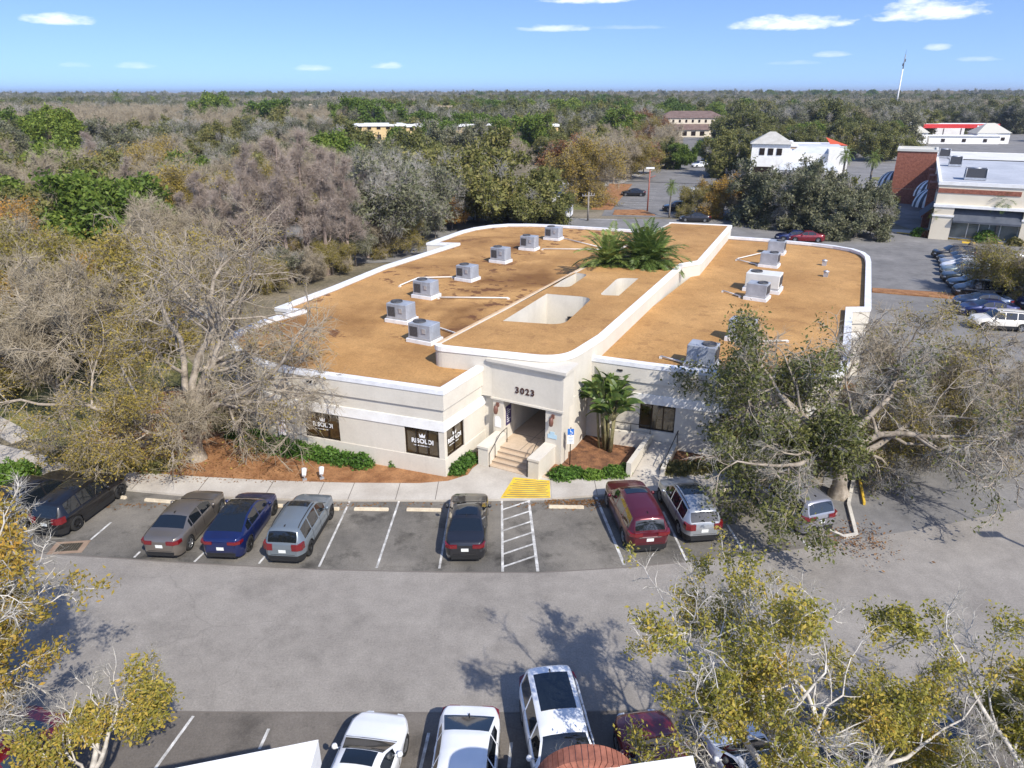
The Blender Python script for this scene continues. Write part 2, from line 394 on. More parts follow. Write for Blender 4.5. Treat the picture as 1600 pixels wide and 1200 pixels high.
# pavement in front of the office
inner = [(-46, 42.6), (-36, 39.2), (-30, 37.1), (-26, 35.5), (-20.8, 33.84), (-17.1, 33.3), (-12.9, 32.85), (-8.7, 32.58), (-4.9, 32.52), (-3.4, 32.75), (-2.4, 33.4)]
mb = MB(); mb.prism(curb[:-4] + [(1.95, 31.0), (2.0, 33.0), (-1.0, 34.4), (-1.75, 34.85), (-2.2, 34.1)] + inner[::-1], -.05, .11)
mb.prism([(1.96, 31.02), (4.9, 31.4), (8.6, 31.85), (11.4, 32.4), (13.6, 33.2), (15.2, 34.6), (14.3, 35.6), (12.6, 34.5), (10.4, 33.75), (6.9, 33.25), (2.01, 33.0)], -.05, .112)
struct('pavement', mb, m_conc)
mb = MB()
for (x, y) in ((-27.5, 0), (-23.4, 0), (-19.7, 0), (-16.2, 0), (-12.6, 0), (-9.9, 0), (-8.3, 0), (-5.9, 0), (-3.9, 0), (4.3, 0), (5.9, 0), (8.4, 0), (10.6, 0)):
    def at(line, x):
        for a, b in zip(line, line[1:]):
            if a[0] <= x <= b[0]: t = (x-a[0])/(b[0]-a[0]); return a[1]+(b[1]-a[1])*t
        return 33.4
    y0 = at(curb, x); y1 = at(inner, x) if x < -2.4 else at([(1.9, 33.0), (6.9, 33.2), (10.4, 33.7)], x)
    mb.box((x, (y0+y1)/2, .114), (.035, y1-y0, .006))
struct('pavement_joint', mb, m_joint)
ent = [G(746, 728, .1), G(838, 745, .1), G(856, 750, .1), G(853, 753, .1), G(800, 748, .1), G(742, 738, .1)]
mb = MB(); mb.prism([(-1.95, 34.9), (-1.0, 34.35), (2.0, 32.9), (2.25, 33.3), (1.5, 33.9), (1.3, 33.8), (-1.2, 35.2), (-1.5, 35.6)], 0, .118); struct('entrance_paving', mb, m_tan)
yp = [(-.62, 31.0), (1.9, 31.02), (1.95, 32.75), (.05, 33.1)]
mb = MB(); mb.flat(yp, .117); struct('yellow_ramp', mb, m_yel)
mb = MB()
for k in range(9):
    t = (k+.6)/9.6; a = Vector(yp[0]).lerp(Vector(yp[3]), t); b = Vector(yp[1]).lerp(Vector(yp[2]), t)
    a = a.lerp(b, .04+.12*((k*37) % 5)/5); b = b.lerp(a, .03+.1*((k*53) % 7)/7); c = (a+b)/2; d = b-a
    mb.box((c.x, c.y, .121), (d.length, .05, .004), math.atan2(d.y, d.x))
struct('ramp_groove', mb, m_joint)
# planting beds and lawn
mb = MB(); mb.prism([(-24.5, 35.2)] + inner[4:] + [(-2.25, 34.1), (-1.9, 34.85), (-1.6, 37), (-4, 40), (-17, 46), (-24, 45), (-25.5, 39)], -.05, .10); struct('mulch_bed', mb, m_pine)
mb = MB(); mb.prism([(2.1, 33.02), (6.4, 33.22), (6.3, 34), (7.5, 38), (6.5, 39.5), (3.8, 38), (2.4, 35.5), (1.9, 33.6)], -.05, .105); struct('entrance_bed', mb, m_mulch)
mb = MB(); mb.prism([(7.9, 33.35), (10.4, 33.77), (12.6, 34.52), (14.2, 35.62), (16, 39), (22, 50), (24, 46), (21, 40), (18.6, 34), (16.7, 30.5), (16.0, 28), (15.4, 27.7), (14.7, 28.1), (15.1, 31), (15.3, 34.0), (15.2, 34.55), (14.4, 35.5), (18, 42), (13, 40), (9, 37)], -.05, .09)
struct('island_bed', mb, m_mulch)
mb = MB(); mb.wall([(15.1, 34.2), (15.0, 31), (14.65, 28.2), (15.2, 27.55), (15.95, 27.75), (16.75, 30.4), (18.7, 34.0), (21.2, 40.0), (24.4, 46.2)], .16, -.05, .14); struct('kerb', mb, m_kerb)
mb = MB(); mb.wall([G(1340, 752).xy, G(1347, 790).xy], .1, .0, .15); mb.wall([G(1346, 742).xy, G(1345, 700).xy], .1, 0, .15)
struct('yellow_kerb', mb, m_yelk)
sheet('lawn', [(-75, 38), (-44, 41.6), (-30, 38.4), (-24.6, 36.2), (-25, 46), (-21.5, 46.5), (-28, 56), (-60, 62), (-75, 62)], .03, m_grass)
mb = MB(); mb.wall([(-60, 46), (-38, 43.2), (-29.5, 37.4)], 1.3, -.03, .06); struct('garden_path', mb, m_conc)
mb = MB(); mb.prism([G(1362, 458).xy, G(1480, 468).xy, G(1560, 474).xy, G(1560, 466).xy, G(1480, 460).xy, G(1362, 452).xy], -.05, .1); struct('median_island', mb, m_pine)
mb = MB(); mb.prism([(17, 122), (24, 121), (23, 127), (18, 127)], -.05, .1); mb.prism([(14, 128), (17.5, 127.5), (27, 165), (22, 166)], -.05, .1); struct('lot_island', mb, m_pine)
mb = MB(); mb.prism([(8, 128), (13.6, 128), (21, 166), (16, 166)], -.05, .08); struct('verge', mb, m_grass)
mb = MB(); mb.prism([(80, 130), (112, 150), (112, 178), (86, 178)], -.05, .08); struct('far_lawn', mb, m_grass)
# painted markings
def stripe(mb, a, b, w, z):
    a = Vector(a[:2]); b = Vector(b[:2]); d = b-a; c = (a+b)/2
    mb.box((c.x, c.y, z), (d.length, w, .002), math.atan2(d.y, d.x))
mb = MB()
for a, b, w in (((14, 860), (50, 832), .1), ((140, 842), (172, 815), .1), ((208, 870), (217, 861), .1), ((302, 877), (318, 862), .1), ((403, 880), (413, 868), .1), ((497, 885), (545, 783), .1), ((587, 887), (622, 783), .1), ((685, 888), (703, 783), .1),
             ((784, 893), (783, 782), .11), ((839, 893), (825, 782), .13), ((974, 883), (930, 777), .13), ((1071, 876), (1035, 800), .1), ((1160, 862), (1135, 820), .1), ((1265, 858), (1232, 826), .1)):
    stripe(mb, G(*a), G(*b), w, 0.003)
for k in range(6):
    t = (k+.35)/6.3; a = G(784, 893).lerp(G(783, 782), t+.0); b = G(839, 893).lerp(G(825, 782), min(1, t+.14)); stripe(mb, a, b, .1, .0035)
for a, b in (((240, 1200), (300, 1118)), ((403, 1170), (418, 1138)), ((530, 1185), (551, 1122)), ((655, 1200), (668, 1145)), ((793, 1200), (797, 1160))):
    stripe(mb, G(*a), G(*b), .1, 0.002)
for k in range(16):
    o = G(1462, 425+k*0)  # stalls of the side lot
    p = Vector((44.2+k*0, 64, 0))
for k in range(9):
    y = 66+k*2.75; x = 41.5+(y-60)*.36
    stripe(mb, (x+1.5, y), (x+6.6, y-1.6), .1, 0)
for k in range(10): y = 131+k*3.0; stripe(mb, (19.5+(y-131)*.25, y), (24.5+(y-131)*.25, y-.8), .12, -.012)
stripe(mb, (26, 112), (40, 108.5), .3, 0); stripe(mb, (9.5, 118), (17, 117), .3, 0)
struct('parking_line', mb, m_line)

# ------------------------------------------------------------------ the office building
A0 = Vector((-3.57, 33.24, 0)); TH = R(-28.4)
def W(u, v, z=0): return (A0.x+u*math.cos(TH)-v*math.sin(TH), A0.y+u*math.sin(TH)+v*math.cos(TH), z)
bld = thing('office_building', 'single storey cream stucco office with orange gravel roofs and columned entrance numbered 3023', 'building', A0, TH)
left_line = [(-3.1, 48.6), (-11, 47.6), (-16, 46.9), (-18.6, 46.15), (-20.8, 45), (-22.2, 43.3), (-23.0, 41.2), (-23.2, 38.8), (-22.6, 31.5), (-20.0, 32.5), (-20.1, 21.3), (-19.1, 13.5), (-18.6, 7.1), (-16.75, 7.35), (-17.05, 5.8), (-17.18, 4.5),
             (-17.1, 3.1), (-16.75, 1.85), (-16.1, .85), (-15.1, .0), (-14, -.6), (-12.6, -1.08), (-10.9, -1.38), (-9.2, -1.42), (0, 0), (0, 4.4)]
right_line = [(4.55, 8.15), (8, 8.5), (11.0, 8.95), (13.4, 9.5), (15.3, 10.25), (16.8, 11.2), (17.6, 12.4), (17.7, 14), (16.9, 25.8), (18.05, 26.5), (17.1, 42.6), (16.85, 45), (16.3, 46.8), (15.3, 48.1), (13.6, 48.9), (11.5, 49.35), (7.2, 49.5), (3.1, 49.1)]
mid_line = round_poly([(-2.95, 3.25, .9), (4.65, 4.75, 1.8), (4.92, 9.5, 0), (3.8, 29.9, 0), (4.8, 31.8, 0), (3.2, 50.7, .3), (-3.2, 49.4, 0), (-3.2, 30, 0), (-3.0, 12, 0)], 8)
court = round_poly([(-1.7, 9.4, 0), (1.95, 10.4, 1.0), (1.15, 17.1, 1.0), (-2.1, 16.5, 0)], 6)
court2 = round_poly([(-2.6, 18.5, 0), (-1.45, 18.9, .5), (-1.8, 23.2, .5), (-3.0, 23.3, .2)], 6)
court3 = round_poly([(1.3, 17.9, .5), (2.55, 18.4, 0), (2.1, 23.8, .0), (.65, 23.3, .9)], 6)
court4 = round_poly([(-2.6, 26.2, .5), (2.8, 27.0, .8), (2.6, 31.3, .5), (-2.6, 30.8, .5)], 5)
win_f = [(.32, 2.32), (6.35, 8.6)]
fd = Vector((9.2, 1.42)).normalized()
def fpt(s): return (-fd.x*s, -fd.y*s)
# walls of the low wings
mb = MB(); mbw = MB(); mbp = MB(); mbc = MB()
for line in (left_line, right_line):
    mbp.wall(line, .34, 3.98, 5.02, off=.10)
    mbc.wall(line, .44, 4.86, 5.10, off=.14)
    mb.wall(line, .3, 3.28, 3.98)
    mbw.wall(line, .33, 2.72, 3.285, off=.05)
    mb.wall(line, .3, -.1, 1.10, off=.04)
lm = left_line[:-3]+[fpt(8.6)]
mb.wall(lm, .28, 1.1, 2.725); mb.wall([fpt(6.35), fpt(2.32)], .28, 1.1, 2.725); mb.wall([fpt(.32), (0, 0), (0, .25)], .28, 1.1, 2.725); mb.wall([(0, 1.95), (0, 4.4)], .28, 1.1, 2.725)
rl = right_line
def on(line, s):
    for a, b in zip(line, line[1:]):
        a = Vector(a); b = Vector(b); L = (b-a).length
        if s <= L: return tuple(a.lerp(b, s/L))
        s -= L
    return line[-1]
mb.wall([rl[0], on(rl, 3.2)], .28, 1.1, 2.725); mb.wall([on(rl, 5.2), rl[2], on(rl, 7.6)], .28, 1.1, 2.725)
mb.wall([on(rl, 9.8)]+rl[4:], .28, 1.1, 2.725)
mb.build('lower_wall', m_wall, bld); mbw.build('lintel_band', m_white, bld)
mbp.build('fascia', m_wall, bld); mbc.build('parapet_cap', m_para, bld)
# windows: bronze frames, tinted glass, white lettering
def window(p0, p1, z0, z1, lettered, panes=3):
    p0 = Vector(p0); p1 = Vector(p1); d = p1-p0; L = d.length; d.normalize(); nrm = Vector((d.y, -d.x)); rz = math.atan2(d.y, d.x)
    def P(s, o): q = p0+d*s+nrm*o; return q.x, q.y
    f = MB()
    for k in range(panes+1):
        s = .03+(L-.06)*k/panes; q = P(s, -.10); f.box((q[0], q[1], (z0+z1)/2), (.06, .08, z1-z0), rz)
    for z in (z0+.03, z1-.03): q = P(L/2, -.105); f.box((q[0], q[1], z), (L, .07, .06), rz)
    fo = f.build('window', m_bronze, bld)
    g = MB(); q = P(L/2, -.14); g.box((q[0], q[1], (z0+z1)/2), (L-.02, .03, z1-z0-.02), rz); g.build('pane', m_brglass, fo)
    if lettered:
        c = P(L/2, -.085); zc = (z0+z1)/2
        M = Matrix(((d.x, 0, nrm.x, c[0]), (d.y, 0, nrm.y, c[1]), (0, 1, 0, zc), (0, 0, 0, 1)))
        text_mesh('lettering', 'RISOLDI', .36, m_sign, fo, M, .004, .012, 1.0)
        lb = MB()
        def fl(x0, x1, y0, y1): lb.add([M @ Vector(v) for v in ((x0, y0, .0), (x1, y0, .0), (x1, y1, .0), (x0, y1, .0))], [(0, 1, 2, 3)])
        x = -.52
        for wd in (.05, .09, .06, .1, .04, .08, .11, .05, .07, .09, .06): fl(x, x+wd-.018, -.29, -.23); x += wd+.012
        lb.build('small_lettering', m_sign, fo, normals=False); lb = MB()
        crown = [(-.15, .22), (.15, .22), (.19, .46), (.08, .34), (0, .48), (-.08, .34), (-.19, .46)]
        for t in tessellate_polygon([[Vector((x, y, 0)) for x, y in crown]]): lb.add([M @ Vector((*crown[i], 0)) for i in t], [(0, 1, 2)])
        lb.build('emblem', m_sign, fo, normals=False)
window(fpt(2.32), fpt(.32), 1.1, 2.72, True); window(fpt(8.6), fpt(6.35), 1.1, 2.72, True); window((0, .25), (0, 1.95), 1.1, 2.72, True, 2)
window(on(rl, 3.2), on(rl, 5.2), 1.1, 2.72, False); window(on(rl, 7.6), on(rl, 9.8), 1.1, 2.72, False)
mb = MB(); mb.flat(left_line+[(-2.6, 3.6), (-3.1, 12)], 4.78); mb.build('left_roof', m_roof, bld)
mb = MB(); mb.flat(right_line+[(4.3, 31), (4.3, 20)], 4.78); mb.build('right_roof', m_roof2, bld)
# scuppers and roof vents
mb = MB()
q = on(left_line[::-1], 4.4+7.9); mb.box((q[0]+.02, q[1]-.1, 4.55), (.30, .1, .1), .15); mb.build('scupper', m_dark, bld); mb = MB(); mb.box((6.5, 8.24, 4.55), (.30, .1, .1), .1)
mb.build('scupper', m_dark, bld)
# middle volume
mb = MB()
mb.wall(mid_line, .3, 3.38, 5.9, True)
for h_ in (court, court2, court3, court4): mb.wall(h_[::-1], .25, .7 if h_ in (court, court4) else 4.0, 5.93, True)
mb.flat(mid_line, 3.38, [court, court4], up=False)
mb.wall([(-1.2, 3.9), (1.25, 4.5), (1.25, 9.4)], .22, .0, 3.4)
mb.wall([(3.9, 9.5), (3.9, 5.2)], .25, .7, 3.4)
mb.wall(round_poly([(3.9, 4.95, 0), (4.35, 4.98, .6), (4.75, 6.0, .4), (4.62, 8.6, 0)], 5)[1:], .22, 0, 3.4)
mb.build('upper_wall', m_wall, bld)
mb = MB(); mb.wall(mid_line[2:-2], .38, 5.74, 6.0, False, off=.05); mb.build('upper_cap', m_white, bld)
mb = MB(); mb.wall([mid_line[-2], mid_line[-1], mid_line[0], mid_line[1], mid_line[2]], .12, 5.85, 5.965, False, off=.03); mb.build('edge_strip', pmat('tan_edge', (.50, .34, .20), (.60, .45, .30), 2), bld)
mb = MB(); mb.flat(offset(mid_line, .3, True), 5.94, [court, court2, court3, court4]); mb.build('upper_roof', m_roof2, bld)
mb = MB(); mb.bbox(1.2, 4.05, 4.3, 9.6, .5, .752); mb.bbox(-3, 2.6, 9.6, 17.4, .4, .74); mb.bbox(1.47, 3.93, 3.32, 4.3, .3, .75)
for k in range(4): mb.bbox(1.47, 3.93, 3.32-.32*(k+1), 3.32-.32*k, .0, .75-.15*(k+1)+.001*k)
mb.build('steps', m_tan, bld)
mb = MB()
for k in range(4): mb.bbox(1.5, 3.9, 3.295-.32*k, 3.325-.32*k, .75-.15*k+.001, .75-.15*k+.006)
mb.bbox(2.65, 2.68, 3.4, 9, .753, .756); mb.bbox(1.3, 3.9, 5.2, 5.23, .753, .756); mb.build('step_nosing', m_joint, bld)
mb = MB(); mb.bbox(1.2, 4.0, 9.7, 9.9, .74, 3.4); mb.build('passage_wall', m_passage, bld); mb = MB(); mb.bbox(1.95, 4.0, 17.2, 17.5, .74, 3.4); mb.build('passage_wall', m_passage, bld)
mb = MB(); mb.add([(-.55, 16.66, .74), (.75, 16.9, .74), (.75, 16.9, 4.55), (-.55, 16.66, 4.45)], [(0, 1, 2, 3)]); mb.build('courtyard_shade_panel', m_dark, bld)  # added black panel painting the shade of an opening low in the back wall
# portico
mb = MB()
mb.bbox(.62, 4.95, 3.95, 5.3, 3.30, 5.42); mb.bbox(.66, 1.32, 4.0, 5.3, 0, 3.31); mb.bbox(3.92, 4.88, 4.0, 5.0, 0, 3.31)
mb.build('portico', m_wall, bld)
mb = MB(); mb.bbox(.46, 5.11, 3.80, 5.4, 5.40, 5.50); mb.bbox(.40, 5.17, 3.74, 5.42, 5.50, 5.66); mb.bbox(.56, 5.01, 3.89, 4.0, 3.26, 3.36); mb.build('cornice', m_wall, bld)
for (u0, u1) in ((.86, 1.47), (3.93, 4.54)):
    mb = MB(); mb.bbox(u0, u1, 1.95, 4.0, 0, 1.16); mb.bbox(u0-.05, u1+.05, 1.9, 4.02, 1.16, 1.28); mb.build('cheek_wall', m_wall, bld)
for u in (1.56, 3.84):
    mb = MB(); mb.tube([(u, 1.98, .0), (u, 1.98, .95), (u, 3.2, 1.62), (u, 3.95, 1.66), (u, 3.95, .75)], .022, 6)
    mb.tube([(u, 2.6, .4), (u, 2.6, 1.28)], .018, 6); mb.build('handrail', m_dark, bld)
M = Matrix(((1, 0, 0, 2.68), (0, 0, -1, 3.935), (0, 1, 0, 4.05), (0, 0, 0, 1)))
text_mesh('house_number', '3023', .50, m_brown, bld, M, .02, .014, 1.25)
for u in (.98, 4.38):
    mb = MB(); mb.box((u, 3.94, 2.95), (.16, .1, .22)); mb.tube([(u, 3.86, 2.95), (u, 3.72, 2.85)], .03, 6)
    mb.lathe([(.03, .3), (.11, .24), (.14, .0), (.10, -.18), (.02, -.24)], 8, (u, 3.72, 2.68)); mb.build('wall_lamp', pmat('rust_lamp', (.16, .07, .05), rough=.5), bld)
mb = MB(); mb.bbox(.76, 1.16, 3.97, 3.995, 1.55, 2.05)
arc = [(.96+.2*math.cos(PI*k/10), 2.05+.2*math.sin(PI*k/10)) for k in range(11)]
for k in range(10): mb.add([(.96, 3.97, 2.05), (arc[k][0], 3.97, arc[k][1]), (arc[k+1][0], 3.97, arc[k+1][1])], [(0, 1, 2)])
mb.build('plaque', m_sign, bld)
mb = MB(); mb.bbox(1.322, 1.35, 4.25, 4.85, 1.6, 2.75); mb.build('directory_sign', m_purple, bld)
mb = MB()
for k in range(7): mb.bbox(1.351, 1.356, 4.33, 4.5+.08*((k*3) % 4), 2.55-.13*k, 2.60-.13*k)
mb.build('directory_text', m_sign, bld)
mb = MB(); mb.bbox(4.08, 4.62, 3.97, 3.995, 1.62, 1.86); mb.bbox(4.22, 4.48, 3.965, 3.99, 1.86, 2.02); mb.build('plaque', pmat('pale_blue_sign', (.45, .62, .72), rough=.5), bld)
# side ramp with low walls and rail
mb = MB(); mb.wall([(8.72, 4.5), (8.6, 8.3)], .26, 0, .95); mb.wall([(8.6, 8.36), (6.2, 7.9)], .22, 0, 1.0); mb.wall([(10.25, 5.5), (10.0, 8.7)], .22, 0, .55); mb.build('ramp_wall', m_wall, bld)
mb = MB(); mb.add([(8.75, 4.6, .12), (10.05, 5.3, .12), (9.85, 8.7, .5), (8.62, 8.5, .5)], [(0, 1, 2, 3)]); mb.build('ramp_floor', m_conc, bld)
mb = MB(); mb.tube([(6.3, 7.85, 1.0), (6.3, 7.85, 1.5), (8.5, 8.25, 1.5), (8.5, 8.25, 1.0)], .025, 6); mb.tube([(7.4, 8.05, 1.0), (7.4, 8.05, 1.5)], .02, 6)
mb.tube([(10.0, 8.6, .5), (10.0, 8.6, 1.4), (10.2, 5.7, 1.1), (10.2, 5.7, .2)], .025, 6); mb.build('handrail', m_dark, bld)

# ------------------------------------------------------------------ roof plant
def hvac_unit(mat, w=1.75, d=1.25, h=1.12, fan_x=-.35):
    t = thing('rooftop_air_conditioner', '', 'air conditioner')
    mb = MB(); mb.box((0, 0, .13), (w+.25, d+.25, .26)); mb.build('curb', m_para, t)
    mb = MB(); mb.box((0, 0, .26+h/2), (w, d, h)); c = mb.build('casing', mat, t)
    bv = c.modifiers.new('bevel', 'BEVEL'); bv.width = .03; bv.segments = 1
    mb = MB(); mb.box((0, 0, .36), (w+.04, d+.04, .10)); mb.box((0, -d/2-.012, .26+h*.62), (.02, .02, h*.7)); mb.box((w*.22, -d/2-.03, .26+h*.62), (.28, .05, .34)); mb.build('trim', m_steel, t)
    mb = MB(); mb.lathe([(.44, 0), (.44, .09), (.39, .09), (.37, .02), (.08, .03), (.06, .06), (0, .06)], 18, (fan_x, 0, .26+h)); mb.build('fan', m_coil, t)
    mb = MB(); mb.box((-w/2-.012, 0, .26+h*.55), (.02, d*.82, h*.62))
    for k in range(5): mb.box((-w/2-.03, 0, .26+h*.3+k*h*.12), (.02, d*.8, .025))
    mb.box((-w*.25, -d/2-.012, .26+h*.5), (w*.36, .02, h*.62)); mb.build('coil_panel', m_coil, t)
    return t
hv = hvac_unit(m_hvac); first = True
HV = [(-5.75, 6.7, .0, 'grey rooftop air conditioner nearest the entrance on the left roof'), (-9.55, 9.45, 0, 'grey rooftop air conditioner behind and left of the one nearest the entrance'),
      (-11.6, 15.3, 0, 'third grey air conditioner back from the entrance on the left roof'), (-11.65, 21.3, 0, 'grey rooftop air conditioner fourth back along the left roof'),
      (-12.5, 28.4, 0, 'grey rooftop air conditioner fifth back along the left roof'), (-12.75, 34.6, 0, 'sixth grey air conditioner from the front on the left roof, second from its far edge'),
      (-12.9, 40.5, 0, 'farthest air conditioner on the left roof beside the back parapet'),
      (10.5, 10.5, 0, 'air conditioner at the front of the right roof, half behind oak branches'), (11.5, 16.1, 0, 'second air conditioner from the front on the right roof among oak branches'),
      (10.5, 26.4, 0, 'grey air conditioner standing against the white one on the right roof'),
      (9.35, 38.0, 0, 'grey air conditioner second from the back of the right roof'), (8.95, 43.9, 0, 'farthest air conditioner on the right roof beside the back parapet')]
for u, v, rz, lab in HV:
    o = hv if first else copy_tree(hv); first = False
    o.scale = random.choice([(.9, .92, .94), (.84, .95, .9), (.94, .88, .88), (.87, .87, .98)]); o.location = W(u, v, 4.785); o.rotation_euler = (0, 0, TH+(PI if u > 5 else random.choice((0, 0, PI)))+R(random.uniform(-4, 4))); tag(o, lab, None, 'air conditioners on the office roof')
o = hvac_unit(m_hvac2, 2.5, 1.6, 1.15, .6); o.location = W(10.4, 29.2, 4.785); o.rotation_euler = (0, 0, TH+PI); tag(o, 'large cream white air conditioner in the middle of the right roof', None, 'air conditioners on the office roof')
PIPES = [([(-10.5, 15.3), (-5.8, 17.6)], 'long white pipe from the third air conditioner over the left roof'), ([(-11.5, 35), (-5.6, 37.8)], 'white pipe running from the sixth air conditioner towards the palms'),
         ([(-12, 41), (-6.5, 38.2)], 'white pipe running from the farthest left air conditioner towards the palms'), ([(-13.0, 21.2), (-15.4, 19.6), (-15.2, 16.8)], 'bent white pipe between two air conditioners at the left edge'),
         ([(-4.7, 6.9), (-4.0, 8.4), (-6.6, 9.2), (-8.4, 9.6)], 'white pipe bent behind the front left air conditioner'), ([(9.6, 10.2), (8.1, 10.6)], 'short white pipe in front of the right roof air conditioner'),
         ([(9.3, 26.2), (7.8, 27.2)], 'white pipe left of the paired air conditioners'), ([(8.3, 37.8), (6.3, 39.0)], 'white pipe left of the second from back right air conditioner'),
         ([(8, 43.5), (6.3, 39.4)], 'white pipe reaching forward from the farthest right air conditioner'), ([(12.6, 16.0), (14.1, 17)], 'short white pipe right of the air conditioner under the oak')]
for pts, lab in PIPES:
    mb = MB(); mb.tube([W(u, v, 4.90) for u, v in pts], .055, 6)
    for u, v in (pts[0], pts[-1]): q = W(u, v, 4.83); mb.box(q, (.16, .22, .1), TH)
    tag(mb.build('roof_pipe', m_pipe), lab, 'pipe', 'white pipes on the office roof')
for u, v, lab in ((13.6, 40.6, 'small grey roof vent near the right back parapet'), (14.2, 36.2, 'small grey roof vent beside the right side parapet')):
    q = W(u, v, 4.78); mb = MB(); mb.box((q[0], q[1], q[2]+.2), (.35, .35, .4), TH); mb.lathe([(.22, .4), (.26, .46), (.05, .56)], 10, q); tag(mb.build('roof_vent', m_steel), lab, 'vent')

# ------------------------------------------------------------------ cars
def paint(name, c, rough=.28, metallic=.35):
    return pmat('paint_'+name, c, tuple(min(1, x*1.12) for x in c), .8, 3, rough, metallic, coat=1.0)
P_BLACK = paint('black', (.010, .010, .012)); P_TAUPE = paint('taupe', (.20, .175, .15), .3, .6); P_NAVY = paint('navy', (.008, .016, .085)); P_SLATE = paint('slate', (.16, .19, .215), .3, .3)
P_MAROON = paint('maroon', (.10, .008, .016)); P_SILVER = paint('silver', (.42, .44, .46), .3, .6); P_LILAC = paint('lilac_silver', (.33, .33, .36), .3, .6); P_WHITE = paint('white', (.78, .79, .80), .3, 0)
P_CHAR = paint('charcoal', (.02, .02, .024)); P_RED = paint('red', (.17, .008, .014)); P_TEAL = paint('teal', (.03, .042, .048)); P_GREEN = paint('grey_green', (.22, .27, .27), .3, .4); P_GREY = paint('grey', (.20, .21, .22), .3, .4)
P_CREAM = paint('cream', (.74, .70, .62), .3, 0); P_BLUE = paint('blue', (.01, .028, .075))
m_glass = pmat('car_glass', (.008, .011, .014), rough=.03, coat=.6, spec=.7)
m_trim = pmat('black_trim', (.016, .016, .017), rough=.6)
m_rim = pmat('alloy_rim', (.45, .46, .47), rough=.3, metallic=.8)
m_rimd = pmat('dark_rim', (.03, .03, .032), rough=.35, metallic=.5)
m_tail = pmat('tail_lamp', (.16, .006, .010), rough=.12, coat=1)
m_headl = pmat('head_lamp', (.62, .64, .66), rough=.1, coat=1)
m_plate = pmat('number_plate', (.75, .77, .74), rough=.5)
m_chrome = pmat('chrome', (.65, .65, .66), rough=.12, metallic=1)
# side profile: (share of length from the nose, share of height) of hood, roof and tail; glass spans as shares of length
KIND = {
 'suv':   dict(L=4.65, W=1.86, H=1.68, belt=.60, wheel=.36, top=[(0, .34), (.012, .45), (.05, .55), (.12, .60), (.24, .645), (.275, .665), (.40, .935), (.46, .985), (.58, 1.0), (.76, .985), (.90, .945), (.925, .925), (.985, .66), (.992, .60), (1, .50)], ws=(.283, .415), rw=(.928, .982), side=[(.33, .50), (.515, .70), (.715, .88)], rails=True),
 'big_suv': dict(L=5.05, W=1.98, H=1.78, belt=.60, wheel=.39, top=[(0, .36), (.012, .47), (.045, .57), (.12, .62), (.24, .655), (.27, .67), (.385, .935), (.45, .985), (.6, 1.0), (.80, .985), (.92, .955), (.94, .93), (.985, .66), (.992, .60), (1, .50)], ws=(.278, .40), rw=(.943, .982), side=[(.32, .49), (.505, .70), (.715, .91)], rails=True),
 'sedan': dict(L=4.85, W=1.84, H=1.45, belt=.635, wheel=.335, top=[(0, .33), (.012, .43), (.05, .535), (.14, .62), (.26, .68), (.29, .70), (.43, .955), (.50, .995), (.58, 1.0), (.68, .975), (.83, .775), (.87, .755), (.96, .735), (.985, .70), (1, .48)], ws=(.297, .435), rw=(.70, .83), side=[(.36, .53), (.545, .70), (.71, .745)], rails=False),
 'fastback': dict(L=4.75, W=1.92, H=1.52, belt=.64, wheel=.36, top=[(0, .33), (.012, .42), (.05, .52), (.13, .61), (.22, .67), (.25, .70), (.41, .955), (.48, .995), (.56, 1.0), (.68, .965), (.88, .775), (.93, .745), (.975, .72), (.988, .67), (1, .46)], ws=(.258, .41), rw=(.72, .88), side=[(.32, .52), (.535, .70), (.71, .80)], rails=False),
 'minivan': dict(L=5.15, W=1.99, H=1.74, belt=.585, wheel=.345, top=[(0, .38), (.012, .48), (.05, .555), (.11, .60), (.19, .66), (.215, .68), (.37, .945), (.44, .99), (.58, 1.0), (.80, .985), (.925, .95), (.94, .935), (.985, .64), (.992, .58), (1, .46)], ws=(.222, .375), rw=(.943, .982), side=[(.30, .46), (.475, .69), (.705, .91)], rails=True)}
def lerp_tab(tab, f):
    for (a, ya), (b, yb) in zip(tab, tab[1:]):
        if f <= b: return ya+(yb-ya)*(f-a)/(b-a) if b > a else yb
    return tab[-1][1]
